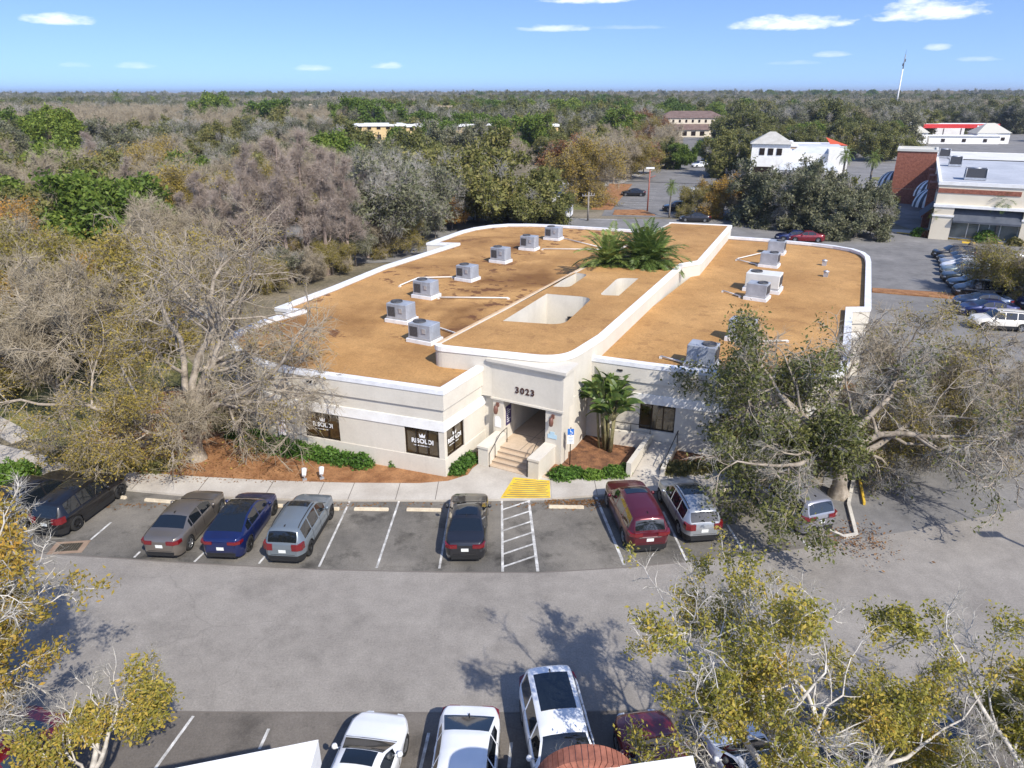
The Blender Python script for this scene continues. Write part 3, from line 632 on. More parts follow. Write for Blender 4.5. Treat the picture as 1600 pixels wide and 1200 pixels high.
def make_car(kind, pnt, label, extra=(), rim=None, dark_roof=False, group=None):
    K = KIND[kind]; L, Wd, H = K['L'], K['W'], K['H']; wr_ = K['wheel']
    t = thing('parked_car', label, 'car', group=group)
    xw = (L*.5-L*.185, -L*.5+L*.19)            # axles
    fs = {0, .004, .012, .022, .035, .05, 1, .996, .992, .985, .975, .965, .95}
    for i in range(1, 30): fs.add(round(i/30, 4))
    for f, _ in K['top']: fs.add(f)
    for s in K['side']: fs |= set(s)
    fs |= set(K['ws'])|set(K['rw'])
    for xa in xw:
        for k in range(-8, 9): fs.add(round((L/2-(xa+math.sin(k/8*PI/2)*(wr_+.06)))/L, 4))
    fs = sorted(f for f in fs if 0 <= f <= 1)
    ff = [fs[0]]
    for f in fs[1:]:
        if f-ff[-1] > .0028 or f in (K['ws']+K['rw']) or f == 1: ff.append(f)
    fs = ff
    def top(f):
        return H*(lerp_tab(K['top'], f-.012)+2*lerp_tab(K['top'], f)+lerp_tab(K['top'], f+.012))/4 if .05 < f < .95 else H*lerp_tab(K['top'], f)
    def sect(f):
        x = L/2-f*L; zt = top(f)
        w = Wd/2
        if f < .17: w *= 1-.43*(1-f/.17)**2.4
        if f > .86: w *= 1-.31*((f-.86)/.14)**2.7
        zb = min(H*(K['belt']+.03*f), zt-.035)
        k = max(0, min(1, (zt-zb-.05)/(H*.30)))
        wtop = w*(.93*(1-k)+.70*k); wg = w*(.935*(1-k)+.925*k)
        zs = .19
        for xa in xw:
            d = abs(x-xa)
            if d < wr_+.055: zs = max(zs, math.sqrt((wr_+.055)**2-d*d)*1.0+wr_-.02)
        if f < .03: zs = max(zs, .19+.06*(1-f/.03))
        if f > .97: zs = max(zs, .19+.1*(f-.97)/.03)
        zm = max(zs+.02, H*.30); zc = max(zs+.04, H*.47)
        zc = min(zc, zb-.02); zm = min(zm, zc-.005); zs = min(zs, zm-.005)
        return [(x, w*.955, zs), (x, w*1.0, zm), (x, w*.995, zc), (x, w*.965, zb-.012), (x, wg, zb+.006), (x, wtop+.02, zt-.055*k-.012), (x, wtop-.055*w, zt-.012*k), (x, wtop*.55, zt+.022*k+.008), (x, 0, zt+.03*k+.012)]
    S = [sect(f) for f in fs]; n = len(S[0])
    body = MB(); gl = {'windscreen': MB(), 'rear_window': MB()}; sd = {1: MB(), -1: MB()}; roof = MB()
    for side in (1, -1):
        for i in range(len(fs)-1):
            fm = (fs[i]+fs[i+1])/2
            for j in range(n-1):
                q = [S[i][j], S[i+1][j], S[i+1][j+1], S[i][j+1]]
                q = [(p[0], p[1]*side, p[2]) for p in q]
                if side < 0: q = q[::-1]
                tgt = body
                if j >= 6 and K['ws'][0] < fm < K['ws'][1]: tgt = gl['windscreen']
                elif j >= 6 and K['rw'][0] < fm < K['rw'][1]: tgt = gl['rear_window']
                elif j == 4 and any(a < fm < b for a, b in K['side']) and S[i][5][2]-S[i][4][2] > .09: tgt = sd[side]
                elif dark_roof and j >= 6 and K['ws'][1] < fm < K['rw'][0]: tgt = roof
                elif j == 0 and kind != 'sedan': tgt = body
                tgt.add(q, [(0, 1, 2, 3)], 1 if (tgt is body and j == 0 and kind in ('suv', 'big_suv')) else 0, True)
    for sct, fl in ((S[0], 0), (S[-1], 1)):        # nose and tail faces
        for j in range(n-1):
            a, b = sct[j], sct[j+1]
            q = [(a[0], -a[1], a[2]), (a[0], a[1], a[2]), (b[0], b[1], b[2]), (b[0], -b[1], b[2])]
            body.add(q if not fl else q[::-1], [(0, 1, 2, 3)], 1 if j == 0 else 0, False)
    fl = [(s[0][0], s[0][1]*.9, .3) for s in S]
    body.add([(S[2][0][0], -.7, .2), (S[2][0][0], .7, .2), (S[-3][0][0], .7, .2), (S[-3][0][0], -.7, .2)], [(0, 1, 2, 3)], 1)
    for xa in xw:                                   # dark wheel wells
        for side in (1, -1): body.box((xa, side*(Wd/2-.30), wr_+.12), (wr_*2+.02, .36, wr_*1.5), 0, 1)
    bo = body.build('body', [pnt, m_trim], t)
    for nm, mb in gl.items(): mb.build(nm, m_glass, t)
    for s_ in (1, -1):
        if sd[s_].f: sd[s_].build('side_window', m_glass, t)
    if dark_roof: roof.build('glass_roof', m_glass, t)
    def patch(f0, f1, share, up):
        mb = MB(); N = 6
        for i in range(N):
            fa = f0+(f1-f0)*i/N; fb = f0+(f1-f0)*(i+1)/N
            for a, b in ((-1, -.5), (-.5, 0), (0, .5), (.5, 1)):
                def pt(f, y):
                    s = sect(f); yy = y*share*s[6][1]; ya, za = s[8][1], s[8][2]
                    z = s[8][2]+(s[7][2]-s[8][2])*min(1, abs(yy)/s[7][1])+(max(0, abs(yy)-s[7][1])/(s[6][1]-s[7][1]))*(s[6][2]-s[7][2])
                    return (s[0][0], yy, z+up)
                mb.add([pt(fa, a), pt(fb, a), pt(fb, b), pt(fa, b)], [(0, 3, 2, 1) if False else (0, 1, 2, 3)], 0, True)
        return mb
    if 'sunroof' in extra: patch(.44, .55, .80, .012).build('sunroof', m_glass, t)
    if 'panorama' in extra: patch(.43, .66, .82, .012).build('sunroof', m_glass, t)
    if 'panorama_back' in extra: patch(.56, .86, .86, .012).build('sunroof', m_glass, t)
    if 'rails' in extra:
        for s_ in (1, -1):
            mb = MB(); pts = []
            for k in range(9):
                s = sect(.45+.43*k/8); pts.append((s[0][0], s_*(s[6][1]-.0), s[6][2]+(.045 if 0 < k < 8 else .0)))
            mb.tube(pts, .022, 6); mb.build('roof_rail', m_trim, t)
    # lamps, plate, mirrors, handles
    sr = sect(.985); zl = sr[3][2]; zpl_0 = H*.335
    tl = dict(suv=(.30, .50), big_suv=(.16, .62), sedan=(.16, .60), fastback=(.12, .60), minivan=(.20, .60))[kind]
    for s_ in (1, -1):
        y1 = sect(.95)[2][1]+.012; y0 = y1*(1-tl[1]); zc = zl-.02-(tl[0]*.35)
        sx = sect(.93)[2]
        mb = MB(); x0 = -L/2-.014; ym = sect(.995)[2][1]*.99
        v = []
        for z in (zc-tl[0]/2, zc+tl[0]/2): v += [(x0, s_*y0, z), (x0, s_*ym, z), (-L/2+.10, s_*(y1+.006), z), (-L/2+.36, s_*(sx[1]+.014), z), (-L/2+.36, s_*(sx[1]-.05), z), (-L/2+.05, s_*y0, z)]
        fcs = [(0, 1, 7, 6), (1, 2, 8, 7), (2, 3, 9, 8), (3, 4, 10, 9), (4, 5, 11, 10), (5, 0, 6, 11), (0, 5, 4, 3, 2, 1), (6, 7, 8, 9, 10, 11)]
        mb.add(v, [f if s_ > 0 else f[::-1] for f in fcs]); mb.build('tail_lamp', m_tail, t)
        y1 = sect(.05)[2][1]+.01; zc = H*.40
        mb = MB(); v = []
        for z, dz in ((zc-.06, 0), (zc+.04, .05)): v += [(L/2-.012, s_*y1*.52, z), (L/2-.022, s_*(sect(.006)[2][1]+.006), z), (L/2-.10, s_*(sect(.022)[2][1]+.008), z+dz*.4), (L/2-.30, s_*(sect(.062)[2][1]+.008), z+dz), (L/2-.30, s_*(y1-.12), z+dz), (L/2-.08, s_*y1*.52, z)]
        mb.add(v, [f if s_ < 0 else f[::-1] for f in fcs]); mb.build('head_lamp', m_headl, t)
        sm_ = sect(K['ws'][0]+.075); mb = MB(); mb.tube([(sm_[4][0], s_*(sm_[4][1]-.02), sm_[4][2]+.03), (sm_[4][0], s_*(sm_[4][1]+.10), sm_[4][2]+.05)], .03, 6)
        mb.lathe([(0, -.085), (.07, -.07), (.095, 0), (.07, .07), (0, .085)], 8, (sm_[4][0]+.01, s_*(sm_[4][1]+.15), sm_[4][2]+.08)); mb.build('mirror', [pnt], t)
        for f in (.47, .66):
            sm_ = sect(f); mb = MB(); mb.box((sm_[3][0], s_*(sm_[3][1]+.004), sm_[3][2]-.06), (.2, .03, .03)); mb.build('door_handle', pnt if kind != 'minivan' else m_chrome, t)
    mb = MB()
    for f in [K['side'][0][0]-.015]+[x[1]+.008 for x in K['side'][:2]]:
        sm_ = sect(f)
        for s_ in (1, -1): mb.tube([(p[0], s_*(p[1]+.001), p[2]) for p in sm_[1:5]], .009, 4)
    sh = sect(K['ws'][0]-.012); mb.tube([(sh[0][0], k*sh[6][1]/3, sh[8][2]+.002-(.012 if abs(k) > 1 else 0)) for k in range(-3, 4)], .012, 4)
    mb.tube([(-L/2-.003, -sect(.995)[2][1]*.8, zpl_0), (-L/2-.003, sect(.995)[2][1]*.8, zpl_0)], .01, 4)
    mb.build('panel_seam', m_trim, t)
    zpl = H*.44 if kind not in ('sedan',) else H*.50
    mb = MB(); mb.box((-L/2-.018, 0, zpl), (.012, .32, .15)); mb.build('number_plate', m_plate, t)
    mb = MB(); mb.box((-L/2+.02, 0, .31), (.08, Wd*.66, .13)); mb.build('bumper_insert', m_trim, t); mb = MB(); mb.box((L/2-.03, 0, .36), (.1, Wd*.56, .22)); mb.build('grille', m_trim, t)
    if kind == 'minivan' or 'chrome' in extra: mb = MB(); mb.box((-L/2-.016, 0, zpl+.14), (.02, 1.0, .035)); mb.build('chrome_strip', m_chrome, t)
    if 'fin' in extra: s = sect(.66 if kind == 'sedan' else .86); mb = MB(); mb.add([(s[0][0]-.1, 0, s[8][2]+.07), (s[0][0]+.1, 0, s[8][2]), (s[0][0]-.12, .03, s[8][2]), (s[0][0]-.12, -.03, s[8][2])], [(0, 1, 2), (0, 3, 1), (0, 2, 3)]); mb.build('antenna_fin', m_trim, t)
    for xa in xw:
        for s_ in (1, -1):
            c = Vector((xa, s_*(Wd/2-.125), wr_))
            mb = MB(); prof = [(wr_*.62, -.11), (wr_*.93, -.11), (wr_, -.08), (wr_, .08), (wr_*.93, .11), (wr_*.64, .11)]; nn = 22; vv = []; fc = []
            for r, y in prof:
                for k in range(nn): a = 2*PI*k/nn; vv.append((c.x+r*math.cos(a), c.y+y*s_, c.z+r*math.sin(a)))
            for i in range(len(prof)-1):
                for k in range(nn): fc.append((i*nn+k, i*nn+(k+1) % nn, (i+1)*nn+(k+1) % nn, (i+1)*nn+k))
            mb.add(vv, fc, 0, True)
            w_ = mb.build('wheel', m_rub, t)
            mb = MB(); yo = c.y+s_*.085
            ring = [(wr_*.66, .0), (wr_*.60, .02), (wr_*.56, -.02)]; vv = []; fc = []
            for r, y in ring:
                for k in range(nn): a = 2*PI*k/nn; vv.append((c.x+r*math.cos(a), yo+y*s_, c.z+r*math.sin(a)))
            for i in range(2):
                for k in range(nn): fc.append((i*nn+k, i*nn+(k+1) % nn, (i+1)*nn+(k+1) % nn, (i+1)*nn+k))
            mb.add(vv, fc, 0, True)
            for k in range(5):
                a = 2*PI*k/5; dx, dz = math.cos(a), math.sin(a); px, pz = -dz, dx; r0, r1 = .04, wr_*.60
                vv = [(c.x+dx*r+px*hw, yo+o_*s_, c.z+dz*r+pz*hw) for o_ in (-.0, .018) for r, hw in ((r0, .045), (r0, -.045), (r1, -.03), (r1, .03))]
                mb.add(vv, [(0, 1, 2, 3), (4, 7, 6, 5), (0, 3, 7, 4), (1, 5, 6, 2)])
            vv = [(c.x+.07*math.cos(2*PI*k/8), yo+.022*s_, c.z+.07*math.sin(2*PI*k/8)) for k in range(8)]; mb.add(vv, [tuple(range(8))])
            mb.build('rim', rim or m_rim, w_)
            mb = MB(); vv = [(c.x+wr_*.62*math.cos(2*PI*k/nn), yo-.05*s_, c.z+wr_*.62*math.sin(2*PI*k/nn)) for k in range(nn)]; mb.add(vv, [tuple(range(nn))]); mb.build('brake_disc', m_trim, w_)
    return t
def place(car, rear, front):
    """stand a car with its tail near one ground point and its nose towards another"""
    r = Vector(rear[:2]); f = Vector(front[:2]); d = (f-r).normalized()
    car.location = (r.x, r.y, .0); car.rotation_euler = (0, 0, math.atan2(d.y, d.x))
    L = max(v.co.x for v in next(c for c in car.children if c.name.startswith('body')).data.vertices)
    car.location = (r.x+d.x*L, r.y+d.y*L, 0); return car
FR = 'cars parked in the front row facing the office'
place(make_car('big_suv', P_BLACK, 'black vehicle at the far left edge of the front row, behind pale twigs', ('rails',), group=FR), (-24.15, 27.6), (-22.6, 32.5))
place(make_car('suv', P_BLACK, 'shiny black SUV with black wheels, second from the left in the front row', ('panorama', 'fin'), m_rimd, group=FR), (-21.5, 27.75), (-20.6, 32.3))
place(make_car('sedan', P_TAUPE, 'taupe brown saloon with silver wheels, left of the dark blue car', ('fin',), group=FR), (-15.45, 26.05), (-15.05, 30.8))
place(make_car('fastback', P_NAVY, 'dark blue car with full black glass roof between taupe and grey cars', (), m_rimd, True, group=FR), (-12.75, 25.95), (-12.45, 30.6))
place(make_car('suv', P_SLATE, 'slate grey SUV with black roof rails and tall red tail lamps', ('sunroof', 'rails', 'fin'), m_rimd, group=FR), (-9.95, 25.65), (-9.55, 30.2))
place(make_car('sedan', P_CHAR, 'charcoal black saloon with dark glass roof in front of the entrance steps', ('panorama', 'fin'), m_rimd, group=FR), (-2.08, 25.75), (-2.1, 30.6))
place(make_car('big_suv', P_MAROON, 'large maroon SUV with chrome tail strip beside the silver SUV', ('sunroof', 'chrome', 'fin'), group=FR), (6.05, 26.4), (5.5, 31.3))
place(make_car('suv', P_SILVER, 'silver SUV with dark roof window, right of the maroon SUV', ('panorama', 'rails', 'fin'), group=FR), (8.65, 27.15), (8.15, 31.7))
place(make_car('minivan', P_LILAC, 'silver lilac minivan half under the oak at the kerb island', ('rails', 'fin'), group=FR), (14.2, 27.85), (12.6, 32.6))
NR = 'cars parked in the near row at the bottom of the photo'
place(make_car('sedan', P_WHITE, 'white saloon with sunroof just beyond the white parapet corner', ('sunroof', 'fin'), group=NR), (-4.75, 12.35), (-4.1, 17.0))
place(make_car('fastback', P_WHITE, 'white hatchback with plain roof, its rear window facing the drive', ('fin',), group=NR), (-1.33, 17.05), (-1.55, 12.4))
place(make_car('big_suv', P_WHITE, 'tall white SUV with a large dark roof window beside the brick arch', ('panorama_back', 'fin'), group=NR), (1.1, 18.35), (1.75, 13.3))
place(make_car('sedan', P_RED, 'dark red saloon in the near row between two white cars', (), group=NR), (4.7, 12.4), (3.95, 17.1))
place(make_car('sedan', P_WHITE, 'white saloon with sunroof under the golden leaves at bottom right', ('sunroof',), group=NR), (7.6, 12.3), (6.5, 16.95))
place(make_car('fastback', P_RED, 'dark red car at bottom left under the yellow leaved branches', (), group=NR), (-14.6, 16.9), (-15.9, 12.4))
place(make_car('suv', P_SLATE, 'bluish grey car hidden under the lower right tree', ('panorama',), group=NR), (12.2, 17.3), (13.2, 12.7))
place(make_car('suv', P_GREY, 'grey car at the left picture edge behind yellow leaves', (), group=NR), (-17.9, 18.3), (-19.4, 13.8))
place(make_car('sedan', P_TEAL, 'dark teal car at the bottom edge under the lower right tree', (), group=NR), (10.9, 12.0), (9.8, 16.4))
# side lot on the right: templates shared as copies, each with its own paint
TEMPL = {k: make_car(k, P_BLACK, '', ('rails', 'fin') if 'suv' in k else ('fin',)) for k in ('suv', 'sedan', 'minivan')}
used = set()
def lot_car(kind, pnt, label, rear, front, group):
    t = TEMPL[kind]
    o = t if kind not in used else copy_tree(t); used.add(kind)
    for ch in o.children:
        for i, sl in enumerate(ch.material_slots):
            if sl.material and sl.material.name.startswith('paint_'): sl.link = 'OBJECT'; sl.material = pnt
    tag(o, label, 'car', group); return place(o, rear, front)
LG = 'cars parked in the side lot by the shops'
def lotc(kind, pnt, px, py, label, a=-12, flip=False):
    n = G(px, py); d = Vector((math.cos(R(a)), math.sin(R(a)), 0)); L = KIND[kind]['L']
    r, f = (n+d*L, n) if not flip else (n, n+d*L)
    lot_car(kind, pnt, label, r, f, LG)
lotc('suv', P_BLACK, 1455, 404, 'black SUV at the far end of the side lot row nearest the shops')
lotc('sedan', P_CHAR, 1463, 411, 'charcoal saloon second from the far end of the side lot row')
lotc('sedan', P_SILVER, 1466, 417, 'silver saloon third from the far end of the side lot row')
lotc('sedan', P_WHITE, 1468, 424, 'white saloon in the side lot row beside the silver one')
lotc('suv', P_GREEN, 1468, 431, 'pale grey green SUV in the side lot row behind the dark teal car')
lotc('suv', P_TEAL, 1469, 441, 'dark teal SUV in the middle of the side lot row')
lotc('sedan', P_TEAL, 1478, 450, 'dark teal saloon in the side lot row next to the black minivan')
lotc('minivan', P_BLACK, 1487, 463, 'black minivan at the near end of the side lot row')
lotc('sedan', P_BLUE, 1488, 479, 'bright blue saloon beside the straw strip in the side lot')
lotc('sedan', P_NAVY, 1494, 491, 'dark navy saloon beside the white SUV near the straw strip')
lotc('suv', P_CREAM, 1512, 512, 'cream white SUV among bare twigs at the right edge')
lotc('sedan', P_GREEN, 1513, 403, 'grey green saloon at the far end of the second side lot row')
lotc('suv', P_GREY, 1535, 409, 'grey SUV in the second side lot row behind brown leaves', flip=True)
lotc('suv', P_SILVER, 1545, 420, 'silver SUV in the second side lot row', flip=True)
lotc('sedan', P_CHAR, 1548, 428, 'charcoal saloon in the second side lot row')
lotc('minivan', P_GREEN, 1560, 441, 'grey green van behind the leaning trunk in the side lot')
lotc('sedan', P_BLACK, 1586, 456, 'black saloon at the right picture edge beyond the leaning trunk')
lotc('suv', P_NAVY, 1588, 483, 'navy SUV at the right picture edge below the leaning trunk')
BG = 'cars in the lots and streets beyond the office'
for kind, pnt, px, py, a, lab in (('sedan', P_BLACK, 971, 306, -8, 'black saloon alone in the striped lot beyond the office'), ('suv', P_BLACK, 1034, 330, -5, 'black SUV beside the palm in the striped lot'),
    ('sedan', P_CHAR, 1062, 346, -8, 'dark saloon on the street right behind the office roof'), ('sedan', P_RED, 1230, 377, -8, 'red car on the street under the spreading oak'),
    ('sedan', P_NAVY, 1212, 376, -8, 'navy car on the street beside the red one'), ('sedan', P_WHITE, 1082, 262, 20, 'white car in the far lot left of its neighbours'), ('suv', P_SILVER, 1096, 254, 20, 'silver SUV in the far lot right behind the white cars'),
    ('sedan', P_WHITE, 1110, 246, 20, 'white saloon farthest back in the far lot'), ('suv', P_WHITE, 1143, 250, 60, 'white SUV beside the white stucco shop'), ('sedan', P_SILVER, 1090, 300, 15, 'silver car half hidden by the orange tree in the lot'),
    ('suv', P_WHITE, 1075, 303, 15, 'white SUV half hidden by the orange tree in the lot'), ('sedan', P_WHITE, 1258, 330, -8, 'white car glimpsed through the spreading oaks'), ('sedan', P_BLACK, 1062, 211, 0, 'black car in front of the brown roofed building'),
    ('suv', P_WHITE, 1080, 212, 0, 'white SUV in front of the brown roofed building'), ('suv', P_CHAR, 1099, 212, 0, 'dark SUV in front of the brown roofed building')):
    n = G(px, py); d = Vector((math.cos(R(a)), math.sin(R(a)), 0)); lot_car(kind, pnt, lab, n+d*4.7, n, BG)

# ------------------------------------------------------------------ small things round the office
def stop(a, b, lab):
    a = Vector(a); b = Vector(b); c = (a+b)/2; d = b-a
    mb = MB(); w = d.length/2
    prof = [(-.085, 0), (.085, 0), (.06, .12), (-.06, .12)]; rz = math.atan2(d.y, d.x); cs, sn = math.cos(rz), math.sin(rz)
    vv = []
    for x, k in ((-w, .8), (-w+.04, 1), (w-.04, 1), (w, .8)):
        for y, z in prof: vv.append((c.x+x*cs-y*k*sn, c.y+x*sn+y*k*cs, z*(1 if k == 1 else .75)))
    fc = [(0, 1, 2, 3)[::-1], (12, 13, 14, 15)]
    for i in range(3):
        for k in range(4): fc.append((i*4+k, i*4+(k+1) % 4, (i+1)*4+(k+1) % 4, (i+1)*4+k))
    mb.add(vv, fc); tag(mb.build('wheel_stop', m_stop), lab, 'wheel stop', 'concrete wheel stops in the front row')
for p, q, lab in (((225, 781), (274, 785), 'wheel stop in the empty bay left of the taupe saloon'), ((340, 786), (360, 788), 'wheel stop right of the taupe saloon nose'), ((420, 790), (444, 791), 'wheel stop right of the dark blue car'), ((497, 795), (529, 796), 'wheel stop right of the slate grey SUV'),
     ((552, 796), (606, 797), 'left of two wheel stops in the empty bays beside the charcoal saloon'), ((634, 797), (688, 798), 'right of two wheel stops in the empty bays beside the charcoal saloon'), ((856, 793), (911, 794), 'wheel stop in the empty bay right of the striped aisle'), ((1106, 772), (1136, 767), 'wheel stop under the oak right of the silver SUV'), ((180, 776), (196, 778), 'wheel stop right of the black SUV nose')):
    stop(G(*p).xy, G(*q).xy, lab)
t = thing('storm_drain', 'square rusty storm drain grate set in the parking bays at left', 'drain', G(106, 854))
mb = MB(); mb.box((0, 0, .003), (1.5, .95, .012), R(6)); mb.build('drain_apron', pmat('rust_concrete', (.24, .16, .11), (.32, .23, .16), 2), t)
mb = MB(); mb.box((0, 0, .013), (1.0, .60, .012), R(6)); mb.build('grate', pmat('rusty_iron', (.05, .04, .025), (.10, .08, .05), 9, 4), t)
mb = MB()
for k in range(9): mb.box((-.42+.105*k, (-.42+.105*k)*math.tan(R(6)), .021), (.03, .54, .006), R(6))
mb.build('grate_bar', m_rub, t)
def sign_post(loc, h_, w, hh, face, label, name='sign_post'):
    t = thing(name, label, 'sign', loc)
    mb = MB(); mb.tube([(0, 0, 0), (0, 0, h_)], .03, 6); mb.build('post', m_dark, t); return t
t = sign_post(G(889, 727, .1), 2.3, 0, 0, None, 'blue and white disabled parking sign on a thin post beside the steps')
mb = MB(); mb.box((0, -.035, 2.05), (.34, .012, .36)); p = mb.build('blue_panel', m_blue, t)
mb = MB(); mb.box((0, -.035, 1.58), (.36, .012, .50)); p2 = mb.build('white_panel', m_sign, t)
mb = MB()                                             # wheelchair mark
for k in range(9): a = R(-120+k*27); b = R(-120+(k+1)*27); mb.tube([(.085*math.cos(a)-.0, -.045, 1.99+.085*math.sin(a)), (.085*math.cos(b), -.045, 1.99+.085*math.sin(b))], .012, 4, cap=False)
mb.tube([(-.03, -.045, 2.15), (-.01, -.045, 2.03), (.07, -.045, 2.03), (.11, -.045, 1.94)], .015, 4); mb.lathe([(0, -.025), (.025, 0), (0, .025)], 8, (-.03, -.045, 2.185)); mb.build('wheelchair_mark', m_sign, p)
mb = MB()
for k in range(4): mb.box((0, -.043, 1.72-.09*k), (.24-.05*(k % 2), .004, .035))
mb.build('sign_text', pmat('sign_grey', (.35, .42, .5)), p2)
t = sign_post(G(444, 697, .1), 1.75, 0, 0, None, 'small white notice board on a post in front of the hedge')
mb = MB(); mb.box((0, -.04, 1.25), (.42, .012, .95), 0); p2 = mb.build('notice_panel', pmat('pinkish_white', (.72, .68, .68)), t)
mb = MB()
for k in range(8): mb.box((0, -.049, 1.62-.09*k), (.30-.06*(k % 3), .004, .03))
mb.build('notice_text', pmat('notice_pink', (.55, .35, .38)), p2)
for (px, py, lab) in ((475, 749, 'left of two small white garden floodlights on the mulch'), (502, 747, 'right of two small white garden floodlights on the mulch')):
    t = thing('garden_floodlight', lab, 'floodlight', G(px, py, .1), R(20), 'floodlights on the mulch')
    mb = MB(); mb.tube([(0, 0, 0), (0, 0, .3)], .03, 6); mb.box((0, 0, .02), (.22, .22, .05)); mb.build('stake', m_steel, t)
    mb = MB(); mb.tube([(-.02, -.12, .30), (.04, .20, .55)], [.10, .15], 10); mb.build('lamp_head', m_sign, t)
    mb = MB(); mb.tube([(.0405, .203, .552), (.042, .21, .557)], [.135, .135], 10); mb.build('lens', m_glass, t)
t = thing('utility_box', 'small green utility box among the shrubs under the facade', 'box', G(497, 692, .1), TH)
mb = MB(); mb.box((0, 0, .22), (.85, .45, .44)); mb.build('cabinet', pmat('utility_green', (.05, .22, .18)), t); mb = MB(); mb.box((0, 0, .46), (.92, .52, .05)); mb.build('lid', pmat('utility_green2', (.08, .30, .25)), t)

# ------------------------------------------------------------------ the building under the camera
t = thing('near_building', 'white parapet corner and red brick arch of the building at the bottom edge', 'building', (0, 0, 0))
mb = MB(); cap = [(-14, 8.6), (-4.2, 11.05), (-4.0, 4)]
mb.prism([(-14, 8.6), (-4.2, 11.05), (-4.0, 4), (-14, 3)], -.1, 5.6); mb.build('wall', m_wall, t)
mb = MB(); mb.wall(cap[::-1], .50, 5.6, 6.3, off=.06); mb.build('parapet', m_white, t)
mb = MB(); mb.bbox(.2, 3.5, 6, 10.55, -.1, 5.95); mb.build('porch', m_wall, t)
mb = MB(); mb.add([(.6, 10.45, 6.02), (3.72, 10.72, 6.30), (3.62, 7, 6.30), (.6, 7, 6.02)], [(0, 3, 2, 1)]); mb.add([(.6, 10.45, 5.9), (3.72, 10.72, 6.1), (3.72, 10.72, 6.30), (.6, 10.45, 6.02)], [(0, 1, 2, 3)]); mb.build('porch_cap', m_white, t)
mb = MB(); NB = 26
for k in range(NB):
    a0 = PI-(PI)*(k+.06)/NB; a1 = PI-(PI)*(k+.94)/NB
    for (ra, rb, y0, y1) in ((.86, 1.10, 10.56, 10.95),):
        q = [(1.55+ra*math.cos(a0), 5.32+ra*.95*math.sin(a0)), (1.55+rb*math.cos(a0), 5.32+rb*.95*math.sin(a0)), (1.55+rb*math.cos(a1), 5.32+rb*.95*math.sin(a1)), (1.55+ra*math.cos(a1), 5.32+ra*.95*math.sin(a1))]
        vv = [(x, y, z) for y in (y0, y1) for x, z in q]
        mb.add(vv, [(0, 1, 2, 3), (7, 6, 5, 4), (1, 5, 6, 2), (0, 3, 7, 4), (0, 4, 5, 1), (3, 2, 6, 7)])
mb.build('brick_arch', m_brick, t)
mb = MB(); arc = [(1.55+1.08*math.cos(PI*k/24), 5.32+1.02*math.sin(PI*k/24)) for k in range(25)]
vv = [(x, y, z) for y in (10.60, 10.9) for x, z in arc]; mb.add(vv, [(k, k+1, 26+k, 25+k) for k in range(24)]+[tuple(range(25)), tuple(range(25, 50))[::-1]]); mb.build('arch_mortar', pmat('mortar', (.45, .38, .32)), t)

# ------------------------------------------------------------------ trees and planting
def np_mesh(name, V, Q, mats, mi=None, smooth=None):
    """mesh from numpy quads"""
    V = np.asarray(V, dtype=np.float32); Q = np.asarray(Q, dtype=np.int32)
    me = bpy.data.meshes.new(name); me.vertices.add(len(V)); me.vertices.foreach_set('co', V.ravel())
    me.loops.add(Q.size); me.loops.foreach_set('vertex_index', Q.ravel())
    me.polygons.add(len(Q)); me.polygons.foreach_set('loop_start', np.arange(0, Q.size, 4, dtype=np.int32))
    try: me.polygons.foreach_set('loop_total', np.full(len(Q), 4, dtype=np.int32))
    except Exception: pass
    for m in mats: me.materials.append(m)
    if mi is not None: me.polygons.foreach_set('material_index', np.asarray(mi, dtype=np.int32))
    if smooth is not None: me.polygons.foreach_set('use_smooth', np.asarray(smooth, dtype=bool))
    me.update(calc_edges=True); return me
def unit(a): return a/np.maximum(1e-9, np.linalg.norm(a, axis=-1, keepdims=True))
def perp(d, rng):
    r = unit(rng.normal(size=d.shape)); a = unit(np.cross(d, r)); return a, np.cross(d, a)
def tubes_np(pl, rl, sides):
    V = []; Q = []; b = 0
    ang = np.arange(sides)*2*PI/sides; ca, sa = np.cos(ang)[:, None], np.sin(ang)[:, None]
    idx = np.arange(sides); nx = (idx+1) % sides
    for P, Rr in zip(pl, rl):
        n = len(P); T = np.gradient(P, axis=0); T = unit(T)
        ref = np.array([0, 0, 1.]) if abs(T[0, 2]) < .9 else np.array([1., 0, 0])
        for i in range(n):
            a = np.cross(T[i], ref); a /= max(1e-9, np.linalg.norm(a)); c = np.cross(T[i], a)
            V.append(P[i]+(a*ca+c*sa)*Rr[i])
        for i in range(n-1):
            o = b+i*sides; Q.append(np.stack([o+idx, o+nx, o+sides+nx, o+sides+idx], 1))
        b += n*sides
    return (np.concatenate(V), np.concatenate(Q)) if V else (np.zeros((0, 3)), np.zeros((0, 4), int))
def leaves_np(P, size, rng, aspect=.55, normal_up=.3):
    n = len(P); nrm = unit(rng.normal(size=(n, 3))+np.array([0, 0, normal_up])); a, b = perp(nrm, rng)
    s = size*rng.uniform(.45, 1.0, (n, 1))**1.5*1.9; a = a*s; b = b*s*aspect
    V = np.stack([P-a, P-b*.9+a*.1, P+a, P+b*.9+a*.1], 1).reshape(-1, 3)
    Q = np.arange(4*n).reshape(-1, 4); return V, Q
